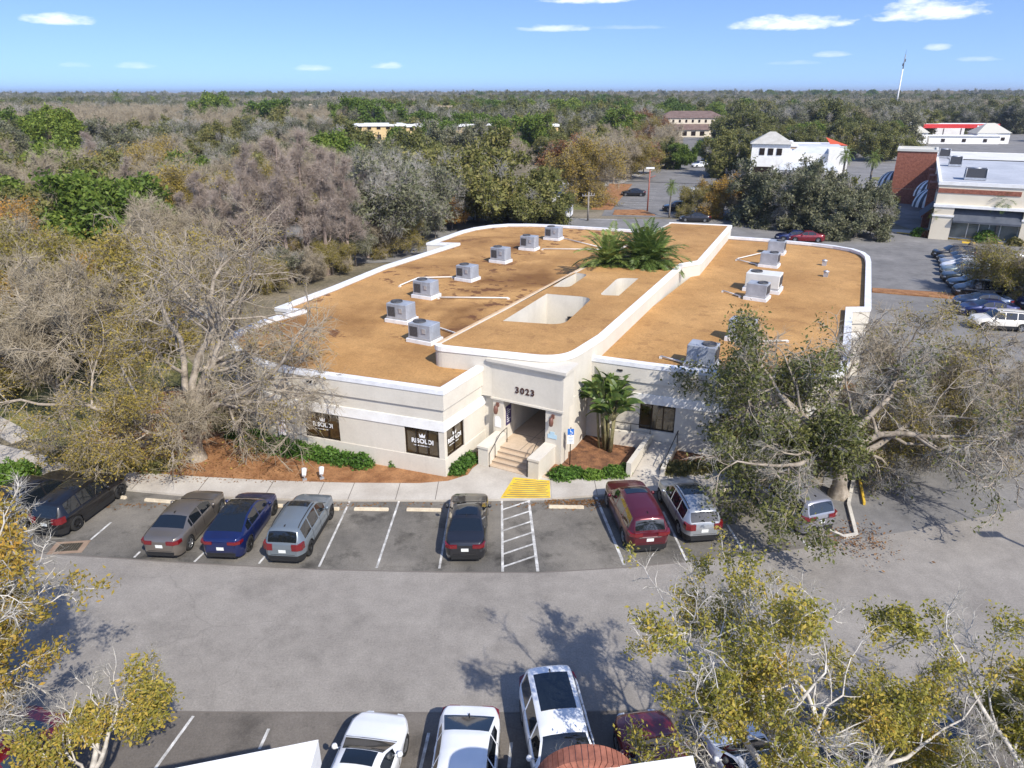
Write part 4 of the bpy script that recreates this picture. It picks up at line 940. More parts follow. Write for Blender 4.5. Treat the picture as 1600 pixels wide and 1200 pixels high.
def make_tree(spec, seed):
    rng = np.random.default_rng(seed); rr = random.Random(seed)
    S = dict(trunk=3.0, r=.3, lean=(0, 0), limbs=6, el=(25, 60), limb_len=6, dirs=None, child=(5, 5), ratio=(.55, .5), up=(.06, .05, .0), wob=.22, ang=(35, 65),
             twig_n=4, twig_len=.8, twig_r=.014, droop=.0, leaf_n=0, leaf=.09, leaf_spread=.25, leaf_band=None, central=False, min_r=.018, rb=.6, twig_seg=2, leaf_prob=1.0, sides=6, base_flare=1.5, patch=1.0)
    S.update(spec)
    PL = []; RL = []; TP = []; TD = []; TR = []
    def branch(p, d, L, r, lev, nlev):
        n = 5 if lev <= 1 else 4
        P = [np.array(p)]; d = np.array(d, float); d /= np.linalg.norm(d); D = [d.copy()]
        for i in range(n):
            d = d+np.array([rr.gauss(0, 1), rr.gauss(0, 1), rr.gauss(0, 1)])*S['wob']+np.array([0, 0, S['up'][min(lev-1, len(S['up'])-1)]])
            d /= np.linalg.norm(d); P.append(P[-1]+d*L/n*rr.uniform(.85, 1.15)); D.append(d.copy())
        P = np.array(P); rad = np.linspace(r, max(S['min_r'], r*.38), n+1)
        PL.append(P); RL.append(rad)
        if lev == nlev or (lev > 1 and L < .5):
            TP.append(P); TD.append(np.array(D)); return
        nc = S['child'][min(lev-1, len(S['child'])-1)]
        for k in range(nc):
            t = .28+.72*(k+rr.random()*.7)/nc; x = t*n; i = min(n-1, int(x)); q = P[i]*(1-(x-i))+P[i+1]*(x-i)
            dd = D[min(n, i+1)]; ax = np.cross(dd, [rr.gauss(0, 1), rr.gauss(0, 1), rr.gauss(0, 1)]); ax /= np.linalg.norm(ax)
            a = R(rr.uniform(*S['ang'])); nd_ = dd*math.cos(a)+ax*math.sin(a)
            ra = S['ratio'][min(lev-1, len(S['ratio'])-1)]
            branch(q, nd_, L*ra*rr.uniform(.7, 1.25)*(1.15-.35*t), max(S['min_r'], np.interp(x, range(n+1), rad)*S['rb']), lev+1, nlev)
        # leader goes on
        branch(P[-1], D[-1], L*.5*rr.uniform(.8, 1.1), rad[-1], min(nlev, lev+1), nlev)
    nlev = len(S['child'])+1
    lx, ly = S['lean']; H = S['trunk']
    nt = 6; P = [np.array([0, 0, -.1])]
    for i in range(1, nt+1):
        t = i/nt; P.append(np.array([lx*t**1.3+rr.gauss(0, .02*H*.3), ly*t**1.3+rr.gauss(0, .02*H*.3), H*t]))
    P = np.array(P); rad = S['r']*np.linspace(1, .72 if not S['central'] else .22, nt+1); rad[0] *= S['base_flare']; PL.append(P); RL.append(rad)
    if S['dirs']:
        for (az, el, L, zf) in S['dirs']:
            q = P[-1]*zf+P[max(0, nt-2)]*(1-zf); d = (math.cos(R(az))*math.cos(R(el)), math.sin(R(az))*math.cos(R(el)), math.sin(R(el)))
            branch(q, d, L, S['r']*.55*(L/max(x[2] for x in S['dirs']))**.7, 1, nlev)
    else:
        for k in range(S['limbs']):
            az = 360*k/S['limbs']*(1 if not S['central'] else 2.4)+rr.uniform(-18, 18); el = rr.uniform(*S['el'])
            if S['central']:
                t = .22+.76*(k+rr.random())/S['limbs']; x = t*nt; i = min(nt-1, int(x)); q = P[i]*(1-(x-i))+P[i+1]*(x-i); L = S['limb_len']*(1.05-.75*t)*rr.uniform(.75, 1.2); r0 = np.interp(x, range(nt+1), rad)*.45
            else: q = P[-1]*.85+P[-2]*.15 if k % 2 else P[-1]; L = S['limb_len']*rr.uniform(.8, 1.2); r0 = S['r']*.5
            branch(q, (math.cos(R(az))*math.cos(R(el)), math.sin(R(az))*math.cos(R(el)), math.sin(R(el))), L, max(S['min_r'], r0), 1, nlev)
    big = [(p, r) for p, r in zip(PL, RL) if r[0] > .07]; small = [(p, r) for p, r in zip(PL, RL) if r[0] <= .07]
    V1, Q1 = tubes_np([b[0] for b in big], [b[1] for b in big], S['sides']+2); V2, Q2 = tubes_np([b[0] for b in small], [b[1] for b in small], 4 if S['sides'] > 5 else 3)
    wood = np_mesh('trunk', np.concatenate([V1, V2]), np.concatenate([Q1, Q2+len(V1)]), [S['bark']], None, np.ones(len(Q1)+len(Q2)))
    # twigs
    A = np.concatenate([p[:-1] for p in TP]); B = np.concatenate([p[1:] for p in TP]); D = unit(B-A)
    n = S['twig_n']; A = np.repeat(A, n, 0); B = np.repeat(B, n, 0); D = np.repeat(D, n, 0)
    t = rng.random((len(A), 1)); O = A+(B-A)*t
    d = unit(D*.75+rng.normal(size=D.shape)*.55+np.array([0, 0, -S['droop']]))
    L = S['twig_len']*rng.uniform(.5, 1.3, (len(A), 1)); pts = [O]
    for k in range(S['twig_seg']):
        pts.append(pts[-1]+d*L/S['twig_seg']); d = unit(d+rng.normal(size=d.shape)*.28+np.array([0, 0, -S['droop']]))
    a, b = perp(unit(pts[-1]-pts[0]), rng); vv = []
    for k, p in enumerate(pts):
        r = S['twig_r']*(1-.6*k/S['twig_seg'])
        for m in range(3): an = 2*PI*m/3; vv.append(p+(a*math.cos(an)+b*math.sin(an))*r)
    N = len(O); per = 3*(S['twig_seg']+1); V = np.stack(vv, 1).reshape(-1, 3); Q = []; base = np.arange(N)*per
    for k in range(S['twig_seg']):
        for m in range(3): Q.append(np.stack([base+3*k+m, base+3*k+(m+1) % 3, base+3*k+3+(m+1) % 3, base+3*k+3+m], 1))
    Q = np.concatenate(Q); mi = np.zeros(len(Q)); sm = np.ones(len(Q))
    if S['leaf_n'] > 0:
        keep = np.arange(N)
        if S['leaf_prob'] < 1:      # leafy and bare patches
            ph = rng.uniform(0, 6.28, 3); pf = S['patch']; f = np.sin(O[:, 0]*.8*pf+ph[0])+np.sin(O[:, 1]*.8*pf+ph[1])+np.sin(O[:, 2]*1.1*pf+ph[2])+np.sin((O[:, 0]+O[:, 1])*1.7*pf)*.7; keep = np.where(f > np.quantile(f, 1-S['leaf_prob']))[0]
        if S['leaf_band'] is not None:
            az, half = S['leaf_band']; an = np.degrees(np.arctan2(O[keep, 1], O[keep, 0])); dif = np.abs((an-az+180) % 360-180); keep = keep[(dif < half) | (rng.random(len(keep)) < .12)]
        m = S['leaf_n']; src = np.repeat(keep, m); tt = rng.random((len(src), 1)); p0 = pts[0][src]; p1 = pts[-1][src]
        LP = p0+(p1-p0)*(.25+.8*tt)+rng.normal(size=(len(src), 3))*S['leaf_spread']
        LV, LQ = leaves_np(LP, S['leaf'], rng, .55, .8); Q = np.concatenate([Q, LQ+len(V)]); V = np.concatenate([V, LV]); mi = np.concatenate([mi, np.ones(len(LQ))]); sm = np.concatenate([sm, np.zeros(len(LQ))])
    crown = np_mesh('crown', V, Q, [S['twig_mat'], S.get('leaf_mat', S['twig_mat'])], mi, sm)
    return wood, crown
def put_tree(name, meshes, loc, rz, sc, label, group=None, cat='tree'):
    t = thing(name, label, cat, loc, rz, group); t.scale = sc if isinstance(sc, (tuple, list)) else (sc, sc, sc)
    for nm, me in zip(('trunk', 'crown'), meshes):
        o = bpy.data.objects.new(nm, me); COL.objects.link(o); o.parent = t
    return t
m_bark = pmat('pale_bark', (.19, .155, .115), (.38, .325, .26), 2.0, 6, .9, fine=.25, fscale=7, bump=.4, bscale=12)
m_bark2 = pmat('grey_bark', (.13, .11, .095), (.27, .24, .21), 2.0, 6, .9, fine=.25, fscale=7)
m_birch = pmat('white_bark', (.38, .35, .31), (.62, .58, .52), 2.4, 6, .85, fine=.2, fscale=8, bump=.3, bscale=10)
m_barkp = pmat('cypress_bark', (.19, .14, .11), (.32, .25, .21), 2, 6, .9, fine=.2, fscale=5)
m_barkd = pmat('dark_bark', (.06, .05, .045), (.13, .11, .095), 2, 5, .9)
m_twig = pmat('twig_grey_brown', (.31, .258, .175), (.46, .39, .28), .5, 4, .95)
m_twigp = pmat('twig_pinkish', (.31, .25, .205), (.46, .38, .32), .4, 4, .95)
m_twigg = pmat('twig_grey', (.33, .31, .265), (.50, .47, .41), .5, 4, .95)
L_OLIVE = leaf_mat('leaf_olive', [(.1, (.075, .085, .028)), (.5, (.145, .145, .05)), (.9, (.25, .215, .08))])
L_OAK = leaf_mat('leaf_oak', [(.1, (.09, .105, .028)), (.5, (.18, .185, .052)), (.9, (.31, .28, .09))])
L_GREEN = leaf_mat('leaf_green', [(.1, (.065, .11, .018)), (.5, (.135, .20, .032)), (.9, (.25, .31, .055))])
L_GOLD = leaf_mat('leaf_gold', [(.1, (.15, .165, .03)), (.45, (.34, .31, .055)), (.75, (.50, .38, .07)), (.97, (.64, .38, .07))])
L_YEL = leaf_mat('leaf_yellow', [(.1, (.17, .16, .03)), (.5, (.40, .31, .055)), (.9, (.60, .36, .065))], .4)
L_AMBER = leaf_mat('leaf_amber', [(.1, (.20, .15, .03)), (.5, (.42, .26, .05)), (.9, (.58, .30, .06))])
L_RUST = leaf_mat('leaf_rust', [(.1, (.14, .07, .03)), (.5, (.25, .125, .05)), (.9, (.35, .19, .08))])
L_BUD = leaf_mat('leaf_bud', [(.1, (.17, .155, .03)), (.5, (.32, .255, .05)), (.9, (.43, .33, .075))])
L_HEDGE = leaf_mat('leaf_hedge', [(.1, (.045, .10, .016)), (.5, (.11, .21, .03)), (.9, (.22, .34, .065))])
L_PALM = leaf_mat('leaf_palm', [(.1, (.08, .125, .028)), (.5, (.16, .22, .05)), (.9, (.28, .34, .095))], .15, .45)
L_MOSS = leaf_mat('leaf_grey_green', [(.1, (.10, .112, .055)), (.5, (.18, .185, .10)), (.9, (.27, .26, .155))])

# --- the trees nearest the camera, each grown limb by limb
t_bare = make_tree(dict(trunk=3.2, r=.47, lean=(.2, .2), bark=m_bark, twig_mat=m_twig, dirs=[(178, 18, 7.6, .2), (196, 10, 6.0, .0), (150, 38, 7.4, .8), (115, 52, 7.8, 1), (82, 60, 8.0, 1), (60, 48, 7.2, .9), (30, 36, 6.0, .7), (6, 32, 6.6, .4), (-30, 24, 2.4, .1), (-80, 30, 2.2, .2), (-130, 20, 2.8, .0), (212, 14, 4.2, .1), (165, 55, 7.2, 1)],
    child=(5, 4, 4), ratio=(.56, .56, .56), up=(.04, .0, -.05), wob=.25, twig_n=2, twig_len=.95, twig_r=.010, droop=.10, leaf_n=8, leaf=.05, leaf_spread=.14, leaf_prob=.6, leaf_band=(205, 70), leaf_mat=L_BUD, twig_seg=2, min_r=.022), 3)
put_tree('bare_oak', t_bare, (-17.7, 35.3, .1), 0, .93, 'huge pale barked tree with bare spreading limbs left of the office facade')
t_oak = make_tree(dict(trunk=2.6, r=.40, lean=(-.5, -.2), bark=m_bark, twig_mat=m_twigg, dirs=[(168, 28, 6.2, .5), (186, 26, 5.4, .4), (225, 34, 2.2, .3), (150, 40, 5.4, .8), (125, 44, 5.0, 1), (95, 46, 5.0, 1), (60, 42, 5.2, .8), (30, 34, 6.0, .7), (5, 26, 5.4, .4)],
    child=(5, 4, 4), ratio=(.56, .56, .54), up=(.02, -.02, -.03), wob=.28, twig_n=3, twig_len=.6, twig_r=.008, droop=.10, leaf_n=6, leaf=.075, leaf_spread=.26, leaf_prob=.62, leaf_band=(178, 85), leaf_mat=L_OAK, patch=1.5, min_r=.022), 11)
put_tree('leafy_oak', t_oak, (16.6, 31.4, .1), 0, (.97, .97, 1.02), 'oak with dark green leaves leaning over the silver minivan and right facade')
t_bare2 = make_tree(dict(trunk=2.4, r=.32, lean=(.3, .1), bark=m_bark, twig_mat=m_twig, dirs=[(0, 24, 6.0, .4), (-25, 14, 6.0, .2), (25, 36, 5.6, .8), (70, 46, 5.4, 1), (120, 42, 5.0, .9), (180, 34, 4.0, .5), (-70, 18, 5.0, .2), (-110, 28, 4.2, .4)],
    child=(5, 4, 4), ratio=(.55, .55, .54), up=(-.02, -.05, -.06), wob=.28, min_r=.022, twig_n=3, twig_len=.7, twig_r=.010, droop=.14, leaf_n=3, leaf=.055, leaf_spread=.12, leaf_prob=.5, leaf_mat=L_BUD), 19)
put_tree('bare_tree', t_bare2, (20.6, 36.6, 0), 0, .9, 'half bare grey tree arching over the dark drive right of the leafy oak')
put_tree('bare_tree', t_bare2, (27.4, 35.4, 0), R(150), .85, 'half bare brownish tree at the right picture edge above the drive')
GOLD = dict(bark=m_birch, twig_mat=m_twigg, child=(4, 4, 4), ratio=(.56, .56, .55), wob=.24, twig_n=3, twig_len=.36, twig_r=.0055, leaf_n=10, leaf=.044, leaf_spread=.10, leaf_prob=.42, leaf_mat=L_GOLD, min_r=.012, patch=2.0)
t_gold = make_tree(dict(GOLD, trunk=3.9, r=.22, lean=(-.6, .5), up=(.03, .02, .02), dirs=[(165, 18, 4.9, .8), (143, 24, 4.8, .9), (112, 32, 4.2, 1), (82, 36, 3.9, 1), (52, 30, 4.1, .9), (25, 24, 4.2, .8), (5, 16, 4.2, .6), (195, 30, 2.6, .9), (-30, 26, 2.6, .8)]), 23)
put_tree('golden_tree', t_gold, (7.2, 11.4, 0), 0, .88, 'white barked tree with green gold leaves spreading over the lower right')
t_gold2 = make_tree(dict(GOLD, trunk=3.2, r=.18, lean=(.3, .5), up=(.04, .04, .02), dirs=[(150, 34, 3.0, .6), (100, 46, 3.4, .9), (60, 42, 3.4, 1), (30, 34, 3.2, .8), (0, 30, 3.2, .5), (185, 36, 2.4, .6)]), 31)
put_tree('golden_tree', t_gold2, (12.6, 11.9, 0), 0, .92, 'second green gold tree at the lower right corner over the straw island')
t_amber = make_tree(dict(GOLD, trunk=3.3, r=.15, lean=(1.0, .8), child=(4, 3, 3), up=(.07, .06, .04), leaf_n=10, leaf_prob=.6, leaf_mat=L_GOLD, dirs=[(75, 60, 2.1, 1), (35, 48, 1.9, .9), (115, 55, 1.6, .6)]), 37)
put_tree('amber_tree', t_amber, (-11.6, 12.2, 0), 0, .95, 'slim white barked tree with two leaf clumps above the empty bay at lower left')
t_amber2 = make_tree(dict(GOLD, trunk=3.0, r=.18, lean=(-.2, .6), up=(.05, .04, .02), leaf_mat=L_YEL, leaf_n=8, leaf_prob=.62, dirs=[(85, 46, 3.6, 1), (115, 50, 3.6, .9), (55, 38, 2.6, .8), (150, 40, 3.2, .7), (20, 30, 1.8, .4), (75, 60, 3.2, 1)]), 41)
put_tree('amber_tree', t_amber2, (-15.0, 12.7, 0), 0, 1.14, 'yellowing white barked tree over the dark red car at bottom left')
t_twiggy = make_tree(dict(trunk=2.0, r=.12, bark=m_birch, twig_mat=m_twigg, limbs=6, el=(30, 70), limb_len=1.8, child=(5, 4), ratio=(.55, .5), twig_n=4, twig_len=.4, twig_r=.008, min_r=.012), 43)
put_tree('bare_sapling', t_twiggy, (-21.6, 23.6, 0), 0, .9, 'small bare white twigged tree in front of the black car at far left')

# --- kinds of tree beyond the office, each grown a few times and then repeated
MID = dict(child=(5, 4), ratio=(.55, .55), twig_n=5, twig_len=1.0, twig_r=.022, min_r=.03, sides=4, leaf_spread=.35)
def kind(n, seed, **kw): return [make_tree(dict(MID, **kw), seed+i) for i in range(n)]
K_CYP = kind(3, 100, trunk=15.5, r=.30, central=True, limbs=26, el=(32, 66), limb_len=3.0, bark=m_barkp, twig_mat=m_twigp, up=(.07, .06), twig_len=.8, twig_r=.013, twig_n=3, min_r=.022)
K_BARE = kind(3, 120, trunk=2.6, r=.30, limbs=8, el=(28, 75), limb_len=5.2, bark=m_bark, twig_mat=m_twig, child=(5, 4, 3), up=(.05, .03), twig_n=4, twig_r=.018)
K_GREY = kind(2, 140, trunk=3.0, r=.28, limbs=8, el=(35, 78), limb_len=5.2, bark=m_bark, twig_mat=m_twigg, child=(5, 4, 3), up=(.07, .05), twig_n=3, twig_r=.018, leaf_n=2, leaf=.16, leaf_mat=L_MOSS, leaf_prob=.6)
K_BUD = kind(3, 160, trunk=2.4, r=.28, limbs=9, el=(12, 65), limb_len=5.4, bark=m_bark, twig_mat=m_twig, child=(5, 4, 3), up=(.0, -.02), twig_n=3, twig_r=.016, droop=.1, leaf_n=4, leaf=.10, leaf_mat=L_BUD, leaf_prob=.8)
K_TAWNY = kind(2, 170, trunk=2.4, r=.28, limbs=9, el=(12, 65), limb_len=5.4, bark=m_bark, twig_mat=m_twig, child=(5, 4, 3), up=(.0, -.02), twig_n=3, twig_r=.015, droop=.1, leaf_n=5, leaf=.10, leaf_mat=L_AMBER, leaf_prob=.6)
K_OAK = kind(3, 180, trunk=2.4, r=.42, limbs=8, el=(12, 60), limb_len=6.2, bark=m_bark2, twig_mat=m_twigg, child=(5, 4, 3), up=(.03, .0), twig_n=3, leaf_n=6, leaf=.22, leaf_mat=L_OAK, leaf_prob=.78)
K_MOSS = kind(2, 190, trunk=2.4, r=.42, limbs=8, el=(12, 62), limb_len=6.0, bark=m_bark, twig_mat=m_twigg, child=(5, 4, 3), up=(.03, .0), twig_n=3, leaf_n=6, leaf=.20, leaf_mat=L_MOSS, leaf_prob=.75)
K_GREEN = kind(2, 200, trunk=3.4, r=.34, limbs=9, el=(18, 75), limb_len=4.6, bark=m_barkd, twig_mat=m_twig, up=(.04, .02), child=(5, 4, 3), twig_n=3, leaf_n=9, leaf=.26, leaf_mat=L_GREEN, leaf_prob=.85)
K_RUST = kind(2, 220, trunk=2.8, r=.26, limbs=8, el=(30, 72), limb_len=4.8, bark=m_bark2, twig_mat=m_twigp, up=(.05, .03), child=(5, 4, 3), twig_n=3, leaf_n=4, leaf=.17, leaf_mat=L_RUST, leaf_prob=.7)
K_AMB = kind(2, 240, trunk=2.6, r=.24, limbs=8, el=(25, 70), limb_len=4.2, bark=m_bark2, twig_mat=m_twig, up=(.04, .02), child=(5, 4, 3), twig_n=3, leaf_n=5, leaf=.16, leaf_mat=L_AMBER, leaf_prob=.75)
K_PINE = kind(1, 260, trunk=11.5, r=.36, limbs=9, el=(5, 55), limb_len=4.4, bark=m_barkd, twig_mat=m_twig, up=(.06, .04), child=(5, 4, 3), twig_n=3, leaf_n=8, leaf=.24, leaf_mat=L_GREEN, leaf_prob=.8)

def make_palm(seed, H, nf, fl, w, mat, trunk_r, droop=1.0, el=(-25, 80), lean=(0, 0), bark=None, nl=26):
    """feather palm: trunk with old boots, fronds of many leaflets"""
    rr = random.Random(seed); mb = MB()
    pts = [(lean[0]*(k/6)**1.5, lean[1]*(k/6)**1.5, H*k/6) for k in range(7)]
    mb.tube(pts, [trunk_r*(1.15-.25*k/6) for k in range(7)], 9)
    for k in range(20):
        z = H*(1-.22*rr.random()); a = rr.uniform(0, 6.28); q = Vector((lean[0]*(z/H)**1.5, lean[1]*(z/H)**1.5, z)); o = Vector((math.cos(a), math.sin(a), .9)).normalized()
        mb.tube([q+o*trunk_r*.7, q+o*(trunk_r+.22)], [.05, .02], 4)
    me_t = mb.build('trunk', bark or m_bark2)
    mb = MB(); top = Vector((lean[0], lean[1], H))
    for k in range(nf):
        az = 2.399963*k+rr.uniform(-.3, .3); e = R(el[1]-(el[1]-el[0])*(k/nf)**1.1+rr.uniform(-8, 8)); L = fl*rr.uniform(.85, 1.1)
        p = top.copy(); d = Vector((math.cos(az)*math.cos(e), math.sin(az)*math.cos(e), math.sin(e))); N = 9; spine = [p.copy()]; ds = [d.copy()]
        for i in range(N):
            d = (d+Vector((0, 0, -.155*droop*(.5+i/N)))).normalized(); p = p+d*L/N; spine.append(p.copy()); ds.append(d.copy())
        mb.tube(spine, [.035*(1-.8*i/N)+.006 for i in range(N+1)], 3)
        for i in range(nl):
            t = .12+.88*i/nl; x = t*N; j = min(N-1, int(x)); q = spine[j].lerp(spine[j+1], x-j); dd = ds[j]
            side = dd.cross(Vector((0, 0, 1))); side = side.normalized() if side.length > 1e-3 else Vector((1, 0, 0)); upv = side.cross(dd).normalized()
            ll = w*math.sin(PI*min(1, .12+.86*t))**.6*rr.uniform(.85, 1.1)
            for s_ in (1, -1):
                ld = (side*s_*.85+dd*.6+upv*.22+Vector((0, 0, -.12))).normalized(); tip = q+ld*ll+Vector((0, 0, -.16*ll)); mid = q+ld*ll*.5; wv = dd*.05*(fl/3)
                mb.add([q-wv*.6, mid-wv, tip, mid+wv], [(0, 1, 2, 3)])
    me_c = mb.build('fronds', mat, normals=False)
    a, b = me_t.data, me_c.data; bpy.data.objects.remove(me_t); bpy.data.objects.remove(me_c); return a, b
def put_palm(meshes, loc, rz, sc, label, group=None):
    t = thing('palm_tree', label, 'palm', loc, rz, group); t.scale = (sc, sc, sc)
    for nm, me in zip(('trunk', 'fronds'), meshes): o = bpy.data.objects.new(nm, me); COL.objects.link(o); o.parent = t
    return t
PG = 'palms rising through the roof courtyard'
p1 = make_palm(5, 5.5, 66, 3.6, .78, L_PALM, .32, 1.0, (-30, 82)); p2 = make_palm(6, 5.2, 60, 3.4, .78, L_PALM, .3, 1.05, (-30, 80), (-.3, .2))
put_palm(p1, W(.6, 28.8, .7), 0, 1, 'middle and tallest feather palm growing through the roof', PG)
put_palm(p2, W(-1.5, 27.8, .7), 1, 1, 'left feather palm growing through the roof', PG)
put_palm(p2, W(1.1, 29.3, .7), 2.6, 1.02, 'right feather palm growing through the roof beside the white step', PG)
K_PALM = make_palm(9, 6.2, 30, 1.9, .55, L_PALM, .17, 1.5, (-60, 80), nl=14); K_PALM2 = make_palm(10, 4.6, 22, 1.8, .5, L_GREEN, .12, 1.4, (-20, 80), nl=14)

# giant bird of paradise clump beside the entrance
def paradise_plant():
    rr = random.Random(4); t = thing('bird_of_paradise', 'giant bird of paradise clump with paddle leaves right of the entrance portico', 'plant', G(950, 703, .1)); st = MB(); lf = MB()
    for k in range(11):
        a = rr.uniform(0, 6.28); r = rr.uniform(.1, .75); b = Vector((r*math.cos(a), r*math.sin(a), 0)); h_ = rr.uniform(1.6, 3.0); tip = b+Vector((b.x*.5+rr.uniform(-.2, .2), b.y*.5+rr.uniform(-.2, .2), h_))
        st.tube([b, (b+tip)/2, tip], [.085, .075, .06], 6)
        n = 8; fan = rr.uniform(0, PI)
        for i in range(n):
            e = R(20+130*(i+.5)/n-10); v = Vector((math.cos(fan)*math.cos(e), math.sin(fan)*math.cos(e), abs(math.sin(e))*.9+.15)).normalized(); v = (v+Vector((rr.gauss(0, .15), rr.gauss(0, .15), 0))).normalized()
            s0 = tip+v*rr.uniform(.5, .85); st.tube([tip, s0], [.03, .018], 4)
            L = rr.uniform(.9, 1.3); wd = rr.uniform(.17, .25); p = s0.copy(); d = v.copy(); side = d.cross(Vector((rr.gauss(0, .5), rr.gauss(0, .5), 1))).normalized(); N = 6; prev = None
            for j in range(N+1):
                u = j/N; w_ = wd*math.sin(PI*min(.97, .12+.86*u))**.7; dn = side.cross(d).normalized()
                row = [p-side*w_+dn*w_*.35, p, p+side*w_+dn*w_*.35]
                if prev:
                    if rr.random() > .12: lf.add([prev[0], prev[1], row[1], row[0]], [(0, 1, 2, 3)], 0, True)
                    if rr.random() > .12: lf.add([prev[1], prev[2], row[2], row[1]], [(0, 1, 2, 3)], 0, True)
                prev = row; d = (d+Vector((0, 0, -.20-.1*u))).normalized(); p = p+d*L/N
    st.build('stem', pmat('paradise_stem', (.10, .10, .04), (.26, .22, .11), 4), t); lf.build('leaf', L_PAR, t, normals=False)
L_PAR = leaf_mat('leaf_paradise', [(.1, (.035, .07, .02)), (.55, (.075, .13, .03)), (.85, (.15, .19, .05)), (.98, (.36, .27, .05))], .25, .35)
paradise_plant()

# clipped shrubs and low planting
def shrub(name, label, cat, lumps, n, size, mat, group=None, stem=True):
    """lumps: (x, y, z, rx, ry, rz) in world metres"""
    rng = np.random.default_rng(len(label)*7+n); c = lumps[0]; t = thing(name, label, cat, (c[0], c[1], c[2]), 0, group)
    vol = np.array([l[3]*l[4]*l[5] for l in lumps])**.67; cnt = np.maximum(20, (n*vol/vol.sum()).astype(int)); P = []
    for l, m in zip(lumps, cnt):
        d = unit(rng.normal(size=(m, 3))); d[:, 2] = np.abs(d[:, 2])*.98-.1*rng.random(m); r = rng.random((m, 1))**.28*(1+.13*np.sin(d[:, :1]*7+d[:, 1:2]*9+d[:, 2:]*6))
        P.append(d*r*np.array(l[3:6])+np.array(l[:3])-np.array(c[:3]))
    V, Q = leaves_np(np.concatenate(P), size, rng, .6, .6); me = np_mesh('foliage', V, Q, [mat]); o = bpy.data.objects.new('foliage', me); COL.objects.link(o); o.parent = t
    mb = MB()
    for l in lumps:
        q = Vector(l[:3])-Vector(c[:3])
        for k in range(4): a = k*1.57+.4; mb.tube([q+Vector((0, 0, -.1)), q+Vector((l[3]*.6*math.cos(a), l[4]*.6*math.sin(a), l[5]*.7))], [.03, .012], 4)
    mb.build('stem', m_barkd, t)
def lump(px, py, rx, ry, rz, z=.1): p = G(px, py, z); return (p.x, p.y, z, rx, ry, rz)
shrub('hedge', 'long clipped green hedge under the left facade windows', 'hedge', [lump(372, 678, .8, .8, 1.0), lump(395, 690, .9, .8, .95), lump(418, 698, .9, .8, .85), lump(440, 703, .9, .75, .85), lump(465, 708, .9, .7, .8), lump(490, 712, .9, .7, .75), lump(515, 717, .9, .65, .75), lump(540, 722, .9, .6, .7), lump(565, 727, .7, .6, .75)], 12000, .07, L_HEDGE)
shrub('hedge', 'dark green hedge climbing behind the huge bare tree', 'hedge', [lump(345, 655, .8, .8, 1.0), lump(352, 668, .8, .7, 1.0), lump(362, 645, .9, .8, 1.1)], 3500, .07, L_OAK)
shrub('shrub', 'small sparse shrub standing alone right of the long hedge', 'shrub', [lump(614, 727, .28, .28, .6)], 350, .07, L_HEDGE)
shrub('hedge', 'small bright green hedge between the side window and the steps', 'hedge', [lump(712, 738, .55, .5, .65), lump(722, 728, .55, .5, .65), lump(734, 721, .5, .45, .65)], 3500, .06, L_HEDGE)
shrub('shrub', 'round low green shrub right of the entrance steps', 'shrub', [lump(878, 745, .8, .65, .6), lump(897, 742, .6, .55, .5)], 3200, .055, L_HEDGE)
shrub('shrub', 'middle low green shrub in the entrance bed', 'shrub', [lump(925, 745, .75, .5, .45)], 1600, .055, L_HEDGE)
shrub('shrub', 'low green shrub against the ramp wall', 'shrub', [lump(960, 742, .8, .6, .55), lump(975, 738, .4, .5, .5)], 2200, .055, L_HEDGE)
shrub('shrub', 'low green shrubs under the leafy oak beside the ramp', 'shrub', [lump(1055, 738, .9, .6, .7), lump(1085, 736, .9, .6, .7), lump(1125, 730, .8, .6, .6)], 3600, .06, L_OLIVE)
shrub('shrub', 'rounded dark green shrub at the left end of the pavement', 'shrub', [lump(15, 752, 1.0, .9, 1.3), lump(38, 748, .9, .9, 1.2), lump(-10, 760, 1.2, 1, 1.2)], 6500, .075, L_HEDGE)
shrub('shrub', 'yellow green shrub on the lawn below the bare tree', 'shrub', [lump(105, 712, 1.1, .9, .6), lump(150, 722, 1.2, .9, .55), lump(195, 728, 1.2, .9, .5), lump(245, 730, 1.0, .8, .5)], 5000, .08, L_OLIVE)
rng = np.random.default_rng(77); P = []
for k in range(5200):
    x = rng.uniform(-24.5, -2.5); y = rng.uniform(32.6, 40)
    if y < 38-.62*(x+18): P.append((x, y, .115))
for k in range(1500):
    x, y = (rng.uniform(1.6, 4.6), 31.0-abs(rng.normal())*.35) if k % 3 == 0 else (rng.normal(15.6, 1.0), rng.normal(27.5, .8)) if k % 3 == 1 else (rng.uniform(-24, 13), 30.75-abs(rng.normal())*.3)
    P.append((x, y, .012 if k % 3 != 1 else .1))
V, Q = leaves_np(np.array(P), .05, rng, .6, 2.5)
o = bpy.data.objects.new('fallen_leaves', np_mesh('fallen_leaves', V, Q, [L_RUST])); COL.objects.link(o); tag(o, 'fallen brown leaves scattered on the mulch and along the kerb', 'leaves', None, 'stuff')


